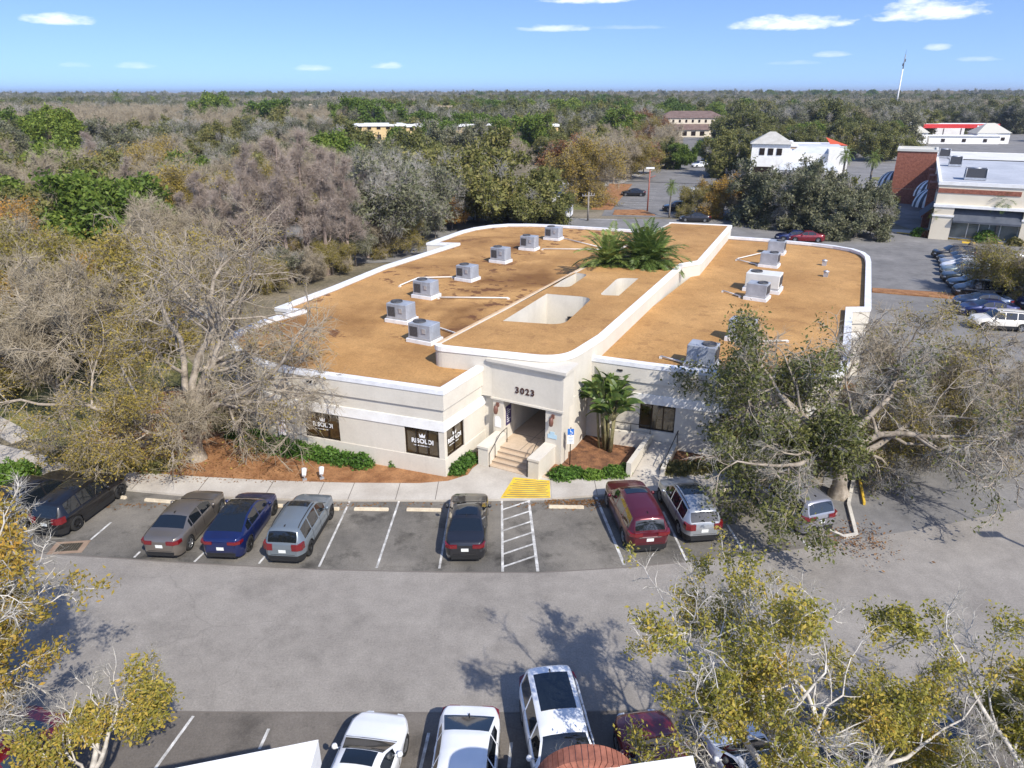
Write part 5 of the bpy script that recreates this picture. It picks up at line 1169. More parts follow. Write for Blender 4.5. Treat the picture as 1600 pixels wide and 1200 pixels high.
# ------------------------------------------------------------------ buildings beyond
m_cream = pmat('shop_cream', (.66, .58, .45), (.72, .65, .52), .4, 4, .9)
m_groof = pmat('grey_roof', (.36, .38, .42), (.46, .48, .52), .18, 6, .85, fine=.08, fscale=2)
m_awn = pmat('awning_grey', (.07, .08, .10), (.10, .11, .13), 1, 3, .9)
m_shopglass = pmat('shop_glass', (.10, .12, .12), (.22, .25, .24), .5, 3, .08, coat=.5)
m_wroof = pmat('white_roof', (.74, .74, .74), (.84, .84, .84), .4, 4, .8)
m_shing = pmat('mauve_shingle', (.26, .20, .18), (.36, .29, .26), .8, 5, .95, fine=.12, fscale=4)
m_brroof = pmat('brown_roof', (.13, .085, .07), (.19, .13, .11), .6, 5, .95)
m_yellow = pmat('yellow_stucco', (.62, .44, .20), (.70, .53, .28), .4, 4, .9)
m_peach = pmat('peach_stucco', (.66, .48, .32), (.72, .56, .40), .4, 4, .9)
m_redc = pmat('canopy_red', (.60, .03, .025), rough=.4)
m_orange = pmat('orange_roof', (.62, .10, .03), rough=.6)
SO = (58.6, 100.6, 0)
t = thing('shopping_building', 'large cream and brick shop block with flat grey roof at right', 'building', SO, TH)
mb = MB()
mb.bbox(0, 62, .02, 62, 4.4, 7.3)
for k, (a, b) in enumerate(((-.0, 2.4), (10.4, 12.9), (21, 23.5), (32, 34.5), (43, 46))): mb.bbox(a, b, -.5, .9, 0, 4.42)
mb.bbox(0, .4, .9, 62, 0, 4.4); mb.build('wall', m_cream, t)
mb = MB(); mb.wall([(62, 62), (0, 62), (0, 0), (62, 0)], .4, 7.3, 7.75, off=.12); mb.bbox(-.15, 62, -.62, .3, 4.4, 4.75)
for (a, b) in ((0, 2.4), (10.4, 12.9), (21, 23.5), (32, 34.5)): mb.bbox(a-.12, b+.12, -.62, .4, 3.15, 3.4)
mb.build('white_trim', m_white, t)
mb = MB(); mb.flat([(.3, .3), (62, .3), (62, 61.8), (.3, 61.8)], 7.45); mb.build('roof', m_groof, t)
mb = MB(); mb.flat([(2, 44), (62, 44), (62, 61.7), (2, 61.7)], 7.6); mb.build('rear_roof', pmat('pale_roof', (.60, .59, .55), (.68, .67, .63), .3), t)
mb = MB()
for (a, b) in ((.02, 9.6), (17, 27), (36, 48)): mb.bbox(a, b, -.06, .1, 6.25, 6.85)
for (a, b) in ((2, 8), (14, 22)): mb.bbox(-.08, .1, a, b, 6.1, 6.8)
mb.build('brick_band', m_brick, t)
for (a, b) in ((2.4, 10.4), (12.9, 21), (23.5, 32), (34.5, 43)):
    mb = MB(); mb.add([(a+.05, .6, 4.35), (b-.05, .6, 4.35), (b-.05, -.9, 2.75), (a+.05, -.9, 2.75)], [(0, 3, 2, 1)]); mb.add([(a+.05, -.9, 2.75), (b-.05, -.9, 2.75), (b-.05, -.9, 2.5), (a+.05, -.9, 2.5)], [(0, 3, 2, 1)]); mb.build('awning', m_awn, t)
    mb = MB(); mb.bbox(a, b, .85, .95, .1, 4.3); f = mb.build('shop_window', m_shopglass, t)
    mb = MB(); mc = (a+b)/2
    for x in (a+.05, a+2.1, mc-.6, mc+.6, b-2.1, b-.05): mb.bbox(x-.05, x+.05, .78, .86, .1, 3.1)
    mb.bbox(a, b, .78, .86, .1, .25); mb.bbox(a, b, .78, .86, 2.5, 2.6); mb.build('frame', m_white, f)
mb = MB()
for v in (9, 20, 31): mb.bbox(-1.0, .0, v, v+3.2, 0, 6.6); mb.build('brick_pier', m_brick, t); mb = MB()
mb.bbox(-6.5, -.2, 36, 44, 0, 9.2); mb.build('brick_tower', m_brick, t)
mb = MB(); mb.wall([(-6.5, 44), (-6.5, 36), (-.2, 36), (-.2, 44)], .4, 9.2, 9.6, True, off=.15); mb.flat([(-6.4, 36.1), (-.3, 36.1), (-.3, 43.9), (-6.4, 43.9)], 9.3)
mb.build('tower_cap', pmat('tower_cap', (.60, .58, .52)), t)
for v0, w_ in ((13.5, 4.5), (27, 5.5), (40, 6)):
    mb = MB(); n = 14; x0 = -.2 if v0 < 39 else -6.6
    for k in range(n):
        a0, a1 = PI*k/n, PI*(k+1)/n
        prof = [(x0-2.4*math.sin(PI/2*j/6), 2.2+2.6*math.cos(PI/2*j/6)*1.0) for j in range(7)]
        for j in range(6):
            q = []
            for aa, jj in ((a0, j), (a1, j), (a1, j+1), (a0, j+1)):
                r = math.sin(PI/2*jj/6); q.append((x0-2.6*r*math.sin(aa), v0+w_/2-w_/2*r*math.cos(aa), 2.3+2.8*math.cos(PI/2*jj/6)))
            mb.add(q, [(0, 1, 2, 3)], k % 2)
    mb.build('dome_awning', [m_awn, m_sign], t)
mb = MB(); mb.add([(-.02, 1, 4.2), (-.02, 8, 4.2), (-1.6, 8, 2.6), (-1.6, 1, 2.6)], [(0, 1, 2, 3)]); mb.build('side_awning', m_awn, t)
for px, py, lab in ((1474, 248, 'rear black rooftop unit on the grey shop roof'), (1491, 261, 'middle black rooftop unit on the grey shop roof'), (1522, 282, 'front large black rooftop unit on the grey shop roof')):
    q = G(px, py, 7.46); u = thing('rooftop_unit', lab, 'rooftop unit', q, TH, 'rooftop units on the shop roof'); sz = 1.9 if py < 270 else 2.7
    mb = MB(); mb.box((0, 0, .2), (sz, sz, .3)); mb.build('base', m_steel, u); mb = MB(); mb.box((0, 0, .95), (sz*.9, sz*.9, 1.2)); mb.build('casing', m_coil, u)
    mb = MB()
    for sx in (-1, 1):
        for sy in (-1, 1): mb.tube([(sx*sz*.47, sy*sz*.47, .2), (sx*sz*.47, sy*sz*.47, 1.65)], .06, 4)
    mb.lathe([(.6, 1.56), (.6, 1.66), (.5, 1.66), (.1, 1.62)], 12); mb.build('frame', m_steel, u)
# kerb and planting in front of the shops
mb = MB(); k0 = [G(1400, 366).xy, G(1440, 370).xy, G(1500, 377).xy, G(1560, 383).xy, G(1640, 391).xy]; mb.wall(k0, .35, -.02, .16); mb.box((*G(1513, 381).xy, .02), (1.6, 1.4, .03), TH); struct('shop_yellow_kerb', mb, m_yelk)
mb = MB(); mb.prism([p for p in k0]+[(100, 82), (85, 92), (60, 106), (55, 108)], -.03, .12); struct('shop_pavement', mb, m_conc)
for px, py, r, mat, lab in ((1434, 369, 1.1, L_HEDGE, 'yellow green shrub at the left corner of the shop front'), (1466, 372, 1.2, L_RUST, 'reddish shrub beside the shop entrance'), (1450, 371, .9, L_RUST, 'dark red shrub at the shop corner pier'), (1538, 379, 1.6, L_HEDGE, 'yellow green shrub under the palm by the shop'), (1585, 384, 1.0, L_OLIVE, 'low shrub at the right end of the shop front')):
    shrub('shrub', lab, 'shrub', [lump(px, py, r, r*.8, r*1.0)], 700, .16, mat)
put_palm(K_PALM2, G(1551, 380), 0, 1.15, 'young palm in front of the shop awnings')
put_palm(K_PALM2, G(1452, 373), 1.2, .75, 'small palm at the corner pier of the shop')

def gable(mb, x0, x1, y0, y1, z, h_, m=0, hip=2.5, eave=.5):
    x0 -= eave; x1 += eave; y0 -= eave; y1 += eave; ym = (y0+y1)/2
    v = [(x0, y0, z), (x1, y0, z), (x1, y1, z), (x0, y1, z), (x0+hip, ym, z+h_), (x1-hip, ym, z+h_)]
    mb.add(v, [(0, 1, 5, 4), (2, 3, 4, 5), (1, 2, 5), (3, 0, 4), (3, 2, 1, 0)], m)
def windows_row(t, pts, w, h_, mat=None):
    for (x, y, z, ax) in pts:
        mb = MB()
        if ax == 'x': mb.box((x, y, z), (w, .12, h_))
        else: mb.box((x, y, z), (.12, w, h_))
        mb.build('window', mat or m_bronze, t)
q = G(1168, 288)
t = thing('white_shop', 'white stucco shop with small hipped tower beyond the spreading oaks', 'building', q, R(-18))
mb = MB(); mb.bbox(0, 8, 0, 8, 0, 8.6); mb.bbox(8, 20, 3, 16, 0, 6.6); mb.bbox(5, 18, -4, 3, 0, 3.6); mb.bbox(16, 20, 1, 8, 0, 7.6); mb.build('wall', m_white, t)
mb = MB(); gable(mb, 0, 8, 0, 8, 8.6, 2.4, hip=3.9); mb.build('tower_roof', pmat('tower_shingle', (.40, .38, .34), (.48, .46, .42), 1), t)
mb = MB(); mb.add([(8, 3, 6.6), (20, 3, 6.6), (19, 6, 7.9), (10, 6, 7.9)], [(0, 1, 2, 3)]); mb.add([(19, 6, 7.9), (10, 6, 7.9), (10, 15, 7.9), (19, 15, 7.9)], [(0, 1, 2, 3)]); mb.add([(5, -4.2, 3.6), (18, -4.2, 3.6), (17, 0, 5.0), (7, 0, 5.0)], [(0, 1, 2, 3)]); mb.build('metal_roof', pmat('pale_metal_roof', (.48, .50, .52), (.58, .60, .62), .5), t)
windows_row(t, [(2.2, -.05, 7.0, 'x'), (4, -.05, 7.0, 'x'), (5.8, -.05, 7.0, 'x')], 1.1, 1.4); windows_row(t, [(2.8, -.05, 2.0, 'x')], 4.2, 3.6); windows_row(t, [(7, -4.05, 1.7, 'x'), (11, -4.05, 1.7, 'x'), (15, -4.05, 1.7, 'x')], 2.4, 2.2)
q = G(1176, 258)
t = thing('flat_shop', 'low shop with white roof and orange corner behind the white shop', 'building', q, R(-12))
mb = MB(); mb.bbox(0, 24, 0, 14, 0, 5.0); mb.build('wall', m_peach, t); mb = MB(); mb.bbox(-.3, 24.3, -.3, 14.3, 5.0, 5.4); mb.bbox(8, 11, 6, 9, 5.4, 6.2); mb.build('roof', m_wroof, t)
mb = MB(); mb.add([(20, -.5, 5.5), (24.5, -.5, 5.5), (24.5, 8, 5.5), (20, 8, 7.2)], [(0, 1, 2), (0, 2, 3), (1, 0, 3), (2, 1, 3)]); mb.build('orange_roof', m_orange, t)
q = G(1030, 214)
t = thing('brown_roof_building', 'two storey pale building with long brown roof beyond the trees', 'building', q, R(-3))
mb = MB(); mb.bbox(0, 30, 0, 14, 0, 8.2); mb.bbox(1, 22, -4, 0, 0, 3.2); mb.build('wall', m_cream, t)
mb = MB(); gable(mb, 0, 30, 0, 14, 8.2, 3.0, hip=6); mb.build('roof', m_brroof, t); mb = MB(); mb.add([(.5, -4.6, 3.2), (22.5, -4.6, 3.2), (22.5, 0, 5.6), (.5, 0, 5.6)], [(0, 1, 2, 3)]); mb.build('porch_roof', m_brroof, t)
windows_row(t, [(3+3*k, -.08, 6.9, 'x') for k in range(9)], .9, 1.2); windows_row(t, [(3+4*k, -4.08, 1.6, 'x') for k in range(5)], 2, 1.8)
q = G(1438, 222)
t = thing('gas_station', 'petrol station with long red canopy beyond the shop roof', 'building', q, R(-6))
mb = MB(); mb.bbox(0, 30, 0, 9, 5.2, 6.8); mb.build('canopy', m_redc, t)
mb = MB(); mb.bbox(.3, 29.7, .3, 8.7, 6.8, 6.9); mb.bbox(3, 24, 16, 26, 0, 5.8); mb.build('white_roof', m_wroof, t)
for x in (3, 10, 17, 25): mb = MB(); mb.tube([(x, 4, 0), (x, 4, 4.9)], .22, 6); mb.build('column', m_white, t)
mb = MB()
for k in range(6): mb.bbox(21.2+1.05*k, 21.95+1.05*k, -.08, -.02, 5.7, 6.3)
mb.build('canopy_lettering', m_sign, t)
mb = MB(); vv = [(28.5+.55*math.cos(2*PI*k/12), -.07, 6.0+.5*math.sin(2*PI*k/12)) for k in range(12)]; mb.add(vv, [tuple(range(12))]); mb.build('canopy_emblem', m_sign, t)
for px, py, w, d, h_, rh, wm, rm, lab, nm in ((1405, 226, 10, 9, 4.2, 4.0, m_white, pmat('cream_roof', (.50, .48, .42)), 'small pyramid roofed kiosk left of the red canopy', 'kiosk'), (1524, 226, 12, 9, 4.0, 3.6, m_white, MATS['cream_roof'], 'hip roofed shop right of the red canopy', 'shop'),
    (1450, 226, 26, 10, 2.9, .3, m_white, m_wroof, 'low white roofed shops in front of the red canopy', 'shop'), (1585, 206, 40, 18, 5, .5, m_white, m_wroof, 'long white roofed shed at the right edge of the horizon woods', 'shed'),
    (150, 300, 15, 12, 2.9, 3.6, m_white, m_shing, 'house with mauve shingle roof among the bare trees', 'house'), (0, 312, 13, 11, 2.9, 3.2, m_white, m_shing, 'house with shingle roof at the left picture edge', 'house'), (90, 270, 12, 11, 2.9, 3.2, m_white, m_shing, 'second mauve roofed house farther back among the trees', 'house'),
    (60, 186, 32, 14, 5.5, 1.0, m_white, m_wroof, 'long white roofed building far left', 'building'), (20, 225, 16, 10, 6.0, .6, m_peach, m_wroof, 'peach wall glimpsed between trees at far left', 'building')):
    q = G(px, py); t = thing('far_'+nm if nm == 'building' else nm, lab, 'building' if nm != 'house' else 'house', q, R(-8 if px > 700 else 6))
    mb = MB(); mb.bbox(0, w, 0, d, 0, h_); mb.build('wall', wm, t); mb = MB(); gable(mb, 0, w, 0, d, h_, rh, hip=min(w*.48, d*.55)); mb.build('roof', rm, t)
    windows_row(t, [(w*f, -.06, h_*.45, 'x') for f in (.2, .5, .8)], 1.4, 1.2)
for px, py, w, h_, lab, top in ((468, 200, 22, 13, 'plain peach wall block rising above the woods', False), (556, 238, 20, 8.6, 'yellow apartment block nearest the bare cypresses', True), (636, 240, 20, 8.6, 'yellow apartment block in the middle of the bright green trees', True), (708, 238, 20, 8.6, 'yellow apartment block behind the dead palms', True), (780, 240, 20, 8.6, 'yellow apartment block at the right of the bright green trees', True), (655, 205, 18, 12.5, 'tall tan block standing behind the apartments', False)):
    q = G(px, py); t = thing('apartment_block', lab, 'apartments', q, R(4)); wm = m_yellow if top else m_peach
    mb = MB(); mb.bbox(0, w, 0, 12, 0, h_); mb.build('wall', wm, t); mb = MB(); mb.bbox(-.4, w+.4, -.4, 12.4, h_, h_+(.7 if top else .3)); mb.build('roof', m_wroof if top else wm, t)
    windows_row(t, [(2+3.2*k, -.06, z, 'x') for k in range(int(w/3.2)) for z in (2.0, 5.2, 8.4)], 1.3, 1.5)
# lorry trailer behind the office
t = thing('lorry_trailer', 'white box trailer with round black emblem parked behind the office', 'trailer', (9.3, 113.6, 0), R(167))
mb = MB(); mb.bbox(0, 14.2, -1.3, 1.3, 1.15, 4.0); mb.build('box', m_sign, t)
mb = MB(); mb.bbox(-.04, .02, -1.33, 1.33, 1.1, 4.05); mb.bbox(.1, 14, -1.0, 1.0, .85, 1.14); mb.bbox(10, 11, -1.0, 1.0, .1, .9); mb.build('chassis', m_trim, t)
mb = MB(); mb.bbox(-.07, -.03, -1.22, 1.22, 1.25, 3.92); dd = mb.build('rear_door', m_sign, t)
mb = MB(); nn = 16
for k in range(nn):
    a0, a1 = 2*PI*k/nn, 2*PI*(k+1)/nn; mb.add([(-.08, r*.8*math.cos(a), 2.7+r*math.sin(a)) for r, a in ((.72, a0), (.72, a1), (.48, a1), (.48, a0))], [(0, 1, 2, 3)])
mb.box((-.08, 0, 2.7), (.01, .14, .8)); mb.build('emblem', m_trim, dd)
for x in (1.6, 2.9):
    for y in (-1.05, 1.05): mb = MB(); mb.tube([(x, y-.15, .5), (x, y+.15, .5)], .5, 14); mb.build('wheel', m_rub, t)
mb = MB(); mb.bbox(14.4, 17.0, -1.25, 1.25, .6, 3.2); mb.build('cab', m_sign, t)

# ------------------------------------------------------------------ poles, lamps, wires and the mast
m_wood = pmat('pole_wood', (.20, .175, .15), (.30, .27, .24), 2, 4, .9)
def power_pole(px, py, pt, lab, transformer=False):
    b = G(px, py); h_ = hgt(px, py, pt); t = thing('utility_pole', lab, 'pole', b, R(20), 'utility poles beyond the office')
    mb = MB(); mb.tube([(0, 0, 0), (0, 0, h_)], [.17, .11], 8); mb.build('pole', m_wood, t)
    mb = MB(); mb.box((0, .1, h_-.6), (2.2, .1, .12)); mb.build('crossarm', m_wood, t)
    mb = MB()
    for x in (-1, -.5, .5, 1): mb.tube([(x, .1, h_-.54), (x, .1, h_-.3)], .05, 5)
    mb.build('insulators', m_steel, t)
    if transformer: mb = MB(); mb.lathe([(0, 0), (.28, .02), (.28, .85), (.1, .95), (0, .95)], 10, (0, -.4, h_-3.2)); mb.build('transformer', m_sign, t)
    return b+Vector((0, 0, h_-.3))
P1 = power_pole(722, 335, 238, 'tall weathered utility pole left of the leafy street oak'); P2 = power_pole(740, 342, 268, 'shorter utility pole with white transformer beside the street oak', True); P3 = power_pole(697, 330, 242, 'left of the utility poles by the street, half hidden in bare twigs')
P4 = power_pole(1019, 212, 180, 'slim pale pole beside the brown roofed building'); P5 = power_pole(1384, 215, 168, 'utility pole left of the tall mast', True); P6 = power_pole(1205, 205, 168, 'slim pole standing in the woods right of the brown roofed building'); P7 = power_pole(918, 345, 300, 'short wooden post behind the lorry trailer')
def wire(a, b, sag, lab, r=.018):
    pts = [Vector(a).lerp(Vector(b), k/16)+Vector((0, 0, -sag*4*(k/16)*(1-k/16))) for k in range(17)]
    mb = MB(); mb.tube(pts, r, 4); tag(mb.build('power_line', m_dark), lab, 'wire', 'overhead wires')
wire(P1, P5, 3, 'thin overhead wire crossing the trees towards the mast', .03); wire(P2, (150, 95, 8.5), 2.0, 'dark overhead wire crossing in front of the shops', .03); wire(P3, P2, .6, 'short wire between the poles by the street', .02); wire(P5, (330, 330, 12), 2, 'upper overhead wire over the red canopy', .05); wire(P6, P5, 2, 'overhead wire across the far woods left of the mast', .05)
b = G(1396, 186); t = thing('radio_mast', 'tall white leaning looking mast with dark antenna top above the horizon', 'mast', b); hm = hgt(1396, 186, 78)
t['label'] = 'tall white communications mast rising above the horizon at right'
mb = MB(); mb.tube([(0, 0, 0), (0, 0, hm*.72)], [.75, .4], 10); mb.build('shaft', m_sign, t)
mb = MB(); mb.tube([(0, 0, hm*.72), (0, 0, hm*.92)], [.42, .35], 8); mb.build('antenna', pmat('mast_grey', (.25, .26, .28)), t)
mb = MB(); mb.tube([(0, 0, hm*.92), (0, 0, hm)], [.12, .05], 6); mb.box((.7, 0, hm*.84), (.5, .5, 2)); mb.box((-.7, 0, hm*.78), (.5, .5, 2)); mb.build('aerial', m_dark, t)
b = G(1011, 330); h_ = hgt(1011, 330, 264); t = thing('lot_lamp', 'red brown lamp post in the striped lot behind the palms', 'street lamp', b)
mb = MB(); mb.tube([(0, 0, 0), (0, 0, h_)], [.14, .10], 8); mb.build('post', pmat('lamp_red', (.34, .11, .07), rough=.6), t); mb = MB(); mb.box((0, 0, h_+.1), (1.4, .5, .25)); mb.build('lamp_head', m_sign, t); mb = MB(); mb.tube([(0, 0, h_*.78), (1.0, 0, h_*.84)], .06, 5); mb.build('bracket', MATS['lamp_red'], t)
# car park lamp just outside the frame on the right: its shadow lies on the drive
t = thing('car_park_lamp', 'lamp post beside the drive whose shadow lies at the right edge', 'street lamp', (26.2, 22.3, 0)); mb = MB(); mb.tube([(0, 0, 0), (0, 0, 6.6)], [.11, .08], 8); mb.build('post', m_steel, t); mb = MB(); mb.box((-.3, 0, 6.65), (1.0, .35, .16)); mb.build('lamp_head', m_steel, t)
# person walking in the side lot
def person():
    t = thing('person', 'person in dark clothes standing by the cars in front of the shops', 'person', G(1512, 399), R(160))
    V = [(0, 0, .95), (0, 0, 1.2), (0, 0, 1.42), (0, 0, 1.52), (0, .01, 1.66), (.1, 0, .9), (.11, .03, .5), (.11, 0, .06), (.11, .14, .03), (-.1, 0, .9), (-.11, -.05, .5), (-.11, -.02, .06), (-.11, .12, .03), (.2, 0, 1.4), (.25, .0, 1.12), (.25, .1, .9), (-.2, 0, 1.4), (-.25, -.03, 1.12), (-.25, .06, .9)]
    E = [(0, 1), (1, 2), (2, 3), (3, 4), (0, 5), (5, 6), (6, 7), (7, 8), (0, 9), (9, 10), (10, 11), (11, 12), (2, 13), (13, 14), (14, 15), (2, 16), (16, 17), (17, 18)]
    Rd = [.15, .15, .15, .06, .10, .10, .075, .05, .04, .10, .075, .05, .04, .07, .05, .04, .07, .05, .04]
    me = bpy.data.meshes.new('body'); me.from_pydata(V, E, []); bm = bmesh.new(); bm.from_mesh(me); sl = bm.verts.layers.skin.verify(); bm.verts.ensure_lookup_table()
    for v, r in zip(bm.verts, Rd): v[sl].radius = (r, r)
    bm.verts[0][sl].use_root = True; bm.to_mesh(me); bm.free()
    o = bpy.data.objects.new('body', me); COL.objects.link(o); o.parent = t; me.materials.append(pmat('navy_clothes', (.012, .014, .025), (.03, .03, .045), 3))
    o.modifiers.new('skin', 'SKIN'); o.modifiers.new('sub', 'SUBSURF').levels = 1
    mb = MB(); mb.lathe([(0, .12), (.07, .09), (.10, 0), (.085, -.04)], 8, (0, -.005, 1.70)); mb.build('hair', m_dark, t)
person()

# ------------------------------------------------------------------ trees beyond the office
TREES = []
def blocked(x, y):
    q = Vector((x, y, 0))-A0; u = q.x*math.cos(TH)+q.y*math.sin(TH); v = -q.x*math.sin(TH)+q.y*math.cos(TH)
    return -26.5 < u < 21 and -4 < v < 53
def tree_at(K, x, y, sc, label, name, group=None, idx=None):
    m = K[(idx if idx is not None else random.randrange(99)) % len(K)]
    s = sc*random.uniform(.94, 1.06); TREES.append((x, y)); return put_tree(name, m, (x, y, -.05), random.uniform(0, 6.28), (s*random.uniform(.92, 1.08), s*random.uniform(.92, 1.08), s), label, group)
def tree_px(K, px, py, pt, hk, label, name, group=None):
    """hk: height of the kind as grown"""
    p = G(px, py); return tree_at(K, p.x, p.y, hgt(px, py, pt)/hk, label, name, group)
HT = dict(cyp=17.5, bare=9.6, grey=10.2, bud=8.0, oak=8.6, moss=8.4, green=9.4, rust=9.6, amb=8.2, pine=15.5)
def measure(K): return sum(max(v.co.z for v in m[1].vertices) for m in K)/len(K)
for n_, K in (('cyp', K_CYP), ('bare', K_BARE), ('grey', K_GREY), ('bud', K_BUD), ('oak', K_OAK), ('moss', K_MOSS), ('green', K_GREEN), ('rust', K_RUST), ('amb', K_AMB), ('pine', K_PINE), ('tawny', K_TAWNY)): HT[n_] = measure(K)
# bare cypresses along the back left of the office
for px, py, pt in ((484, 432, 190), (512, 428, 205), (547, 420, 232), (455, 440, 215), (425, 436, 232), (395, 440, 250), (362, 432, 262), (332, 425, 262), (575, 402, 262), (535, 398, 238), (300, 415, 290), (400, 402, 215)):
    tree_px(K_CYP, px, py, pt, HT['cyp'], 'tall bare cypress with fine pinkish twigs behind the left roof edge', 'bare_cypress', 'bare cypresses behind the left roof edge')
for k_, (px, py, pt) in enumerate(((372, 462, 395), (408, 455, 380), (440, 446, 372), (478, 444, 375), (520, 428, 360), (556, 414, 345), (590, 402, 335), (620, 395, 325), (655, 384, 320), (500, 412, 345), (450, 425, 350), (545, 395, 340), (400, 430, 355), (345, 468, 395), (680, 372, 320))):
    K, n_ = ((K_BARE, 'bare'), (K_BUD, 'bud'), (K_GREY, 'grey'))[k_ % 3]
    tree_px(K, px, py, pt, HT[n_], 'low twiggy tree at the foot of the bare cypresses', 'bare_sapling', 'low twiggy trees under the cypresses')
for px, py, pt in ((600, 398, 215), (640, 385, 225), (615, 372, 215), (668, 365, 240), (650, 352, 222), (585, 372, 225)):
    tree_px(K_GREY, px, py, pt, HT['grey'], 'grey bare tree between the cypresses and the utility poles', 'bare_tree', 'grey bare trees left of the utility poles')
for px, py, pt, K, n_, lab, nm in ((748, 345, 190, K_OAK, 'oak', 'big leafy oak with pale limbs on the street behind the left roof', 'oak'), (820, 350, 255, K_OAK, 'oak', 'smaller leafy oak in front of the lorry trailer', 'oak'), (706, 358, 300, K_AMB, 'amb', 'small yellow leaved tree beside the utility poles', 'young_tree'),
    (890, 308, 200, K_RUST, 'rust', 'orange topped tree left of the striped lot', 'orange_tree'), (918, 318, 205, K_BUD, 'bud', 'yellowish budding tree on the straw strip of the striped lot', 'young_tree'), (928, 300, 200, K_BARE, 'bare', 'bare grey tree just behind the straw strip of the striped lot', 'bare_tree'), (958, 288, 195, K_BARE, 'bare', 'bare grey tree at the back of the striped lot', 'bare_tree'), (985, 280, 205, K_BUD, 'bud', 'brownish bare tree behind the black saloon of the striped lot', 'bare_tree'), (1005, 272, 215, K_RUST, 'rust', 'rust tinted small tree at the back right of the striped lot', 'young_tree'),
    (1128, 340, 262, K_AMB, 'amb', 'round orange brown tree hiding the white cars', 'amber_tree'), (1090, 338, 275, K_BUD, 'bud', 'yellow brown tree left of the round orange one', 'young_tree'), (1165, 335, 285, K_AMB, 'amb', 'low orange tree in front of the white shop tower', 'amber_tree'),
    (1213, 352, 243, K_MOSS, 'moss', 'wide grey green oak right behind the office on the street', 'oak'), (1268, 358, 262, K_MOSS, 'moss', 'grey green oak touching the wide oak on its right', 'oak'), (1335, 372, 285, K_MOSS, 'moss', 'low spreading oak beside the curved right corner of the office roof', 'oak'), (1300, 350, 270, K_OAK, 'oak', 'dark oak behind the low spreading oak', 'oak'), (1375, 342, 300, K_OAK, 'oak', 'dark oak left of the shop side wall', 'oak'),
    (1130, 275, 195, K_OAK, 'oak', 'rounded oak left of the white shop tower', 'oak'), (1105, 255, 215, K_GREEN, 'green', 'fresh green tree before the far lot cars', 'green_tree'), (1060, 265, 218, K_GREEN, 'green', 'fresh green tree in the middle distance behind the red lamp post', 'green_tree'), (1040, 262, 212, K_OAK, 'oak', 'olive oak left of the far lot cars', 'oak'),
    (112, 300, 165, K_PINE, 'pine', 'tall pine with bright flat crown at upper left', 'pine_tree'), (425, 225, 148, K_GREEN, 'green', 'bright green round tree on the skyline right of the mauve house', 'green_tree'), (345, 215, 143, K_GREEN, 'green', 'small bright green crown on the skyline above the bare woods', 'green_tree'), (15, 255, 158, K_GREEN, 'green', 'bright green tree at the left picture edge', 'green_tree'),
    (965, 235, 160, K_GREEN, 'green', 'bright green tree left of the rust red one on the skyline', 'green_tree'), (1000, 232, 165, K_RUST, 'rust', 'rust red tree on the skyline left of the brown roofed building', 'rust_tree'), (1148, 225, 165, K_OAK, 'oak', 'oak at the right end of the brown roofed building', 'oak'), (1584, 470, 362, K_BUD, 'bud', 'brown leaved tree with leaning trunk among the side lot cars', 'young_tree'),
    (70, 345, 255, K_GREEN, 'green', 'dark green understorey tree left of the pine', 'green_tree'), (40, 330, 240, K_OAK, 'oak', 'pale limbed oak at the left edge below the pine', 'oak')):
    tree_px(K, px, py, pt, HT[n_], lab, nm)
for px, py, pt in ((545, 228, 155), (575, 230, 150), (602, 228, 148), (690, 246, 182), (738, 236, 168), (760, 234, 170), (800, 250, 184), (828, 252, 176), (668, 232, 168), (846, 240, 178), (622, 250, 192)):
    tree_px(K_GREEN, px, py, pt, HT['green'], 'bright green tree among the yellow apartment blocks', 'green_tree', 'green trees by the apartments')
for px, py, pt, lab in ((122, 200, 158, 'slender palm standing above the far left woods'), (190, 190, 141, 'tallest palm on the skyline at left, rising over the woods'), (246, 195, 150, 'palm on the skyline right of the tallest left palm'), (1045, 340, 283, 'palm with pale trunk in the island of the striped lot'), (1330, 222, 178, 'left of two slim palms near the mast'), (1342, 224, 184, 'right of two slim palms near the mast'), (1420, 220, 180, 'palm left of the red canopy'), (1312, 300, 232, 'palm at the edge of the woods left of the brick tower'), (1355, 305, 238, 'palm beside the striped dome awnings'), (990, 210, 172, 'palm left of the brown roofed building')):
    h_ = hgt(px, py, pt); put_palm(K_PALM, G(px, py), random.uniform(0, 6), h_/7.3, lab)
# scattered woods: every tree stands on its own
def zone(poly, step, kinds, smin, smax, group, labels, seed):
    rr = random.Random(seed); xs = [p[0] for p in poly]; ys = [p[1] for p in poly]; pv = [Vector((p[0], p[1])) for p in poly]
    def inside(x, y):
        c = False; n = len(poly)
        for i in range(n):
            (x1, y1), (x2, y2) = poly[i], poly[(i+1) % n]
            if (y1 > y) != (y2 > y) and x < (x2-x1)*(y-y1)/(y2-y1)+x1: c = not c
        return c
    y = min(ys)
    while y < max(ys):
        x = min(xs)
        while x < max(xs):
            X, Y = x+rr.uniform(-.42, .42)*step, y+rr.uniform(-.42, .42)*step
            bg = math.degrees(math.atan2(X, Y))
            if (185 < Y < 268 and -14 < bg < 2 and rr.random() < .62) or (Y > 190 and bg > 27.5): x += step; continue
            if inside(X, Y) and not blocked(X, Y) and all((X-a)**2+(Y-b)**2 > (step*.45)**2 for a, b in TREES):
                n_ = rr.choices([k[0] for k in kinds], [k[1] for k in kinds])[0]; K = KK[n_]; random.seed(int(X*31+Y*17)); H = rr.uniform(smin, smax)
                tree_at(K, X, Y, H/HT[n_], labels[n_], NAMES[n_], group+': '+NAMES[n_].replace('_', ' '))
            x += step
        y += step*.9
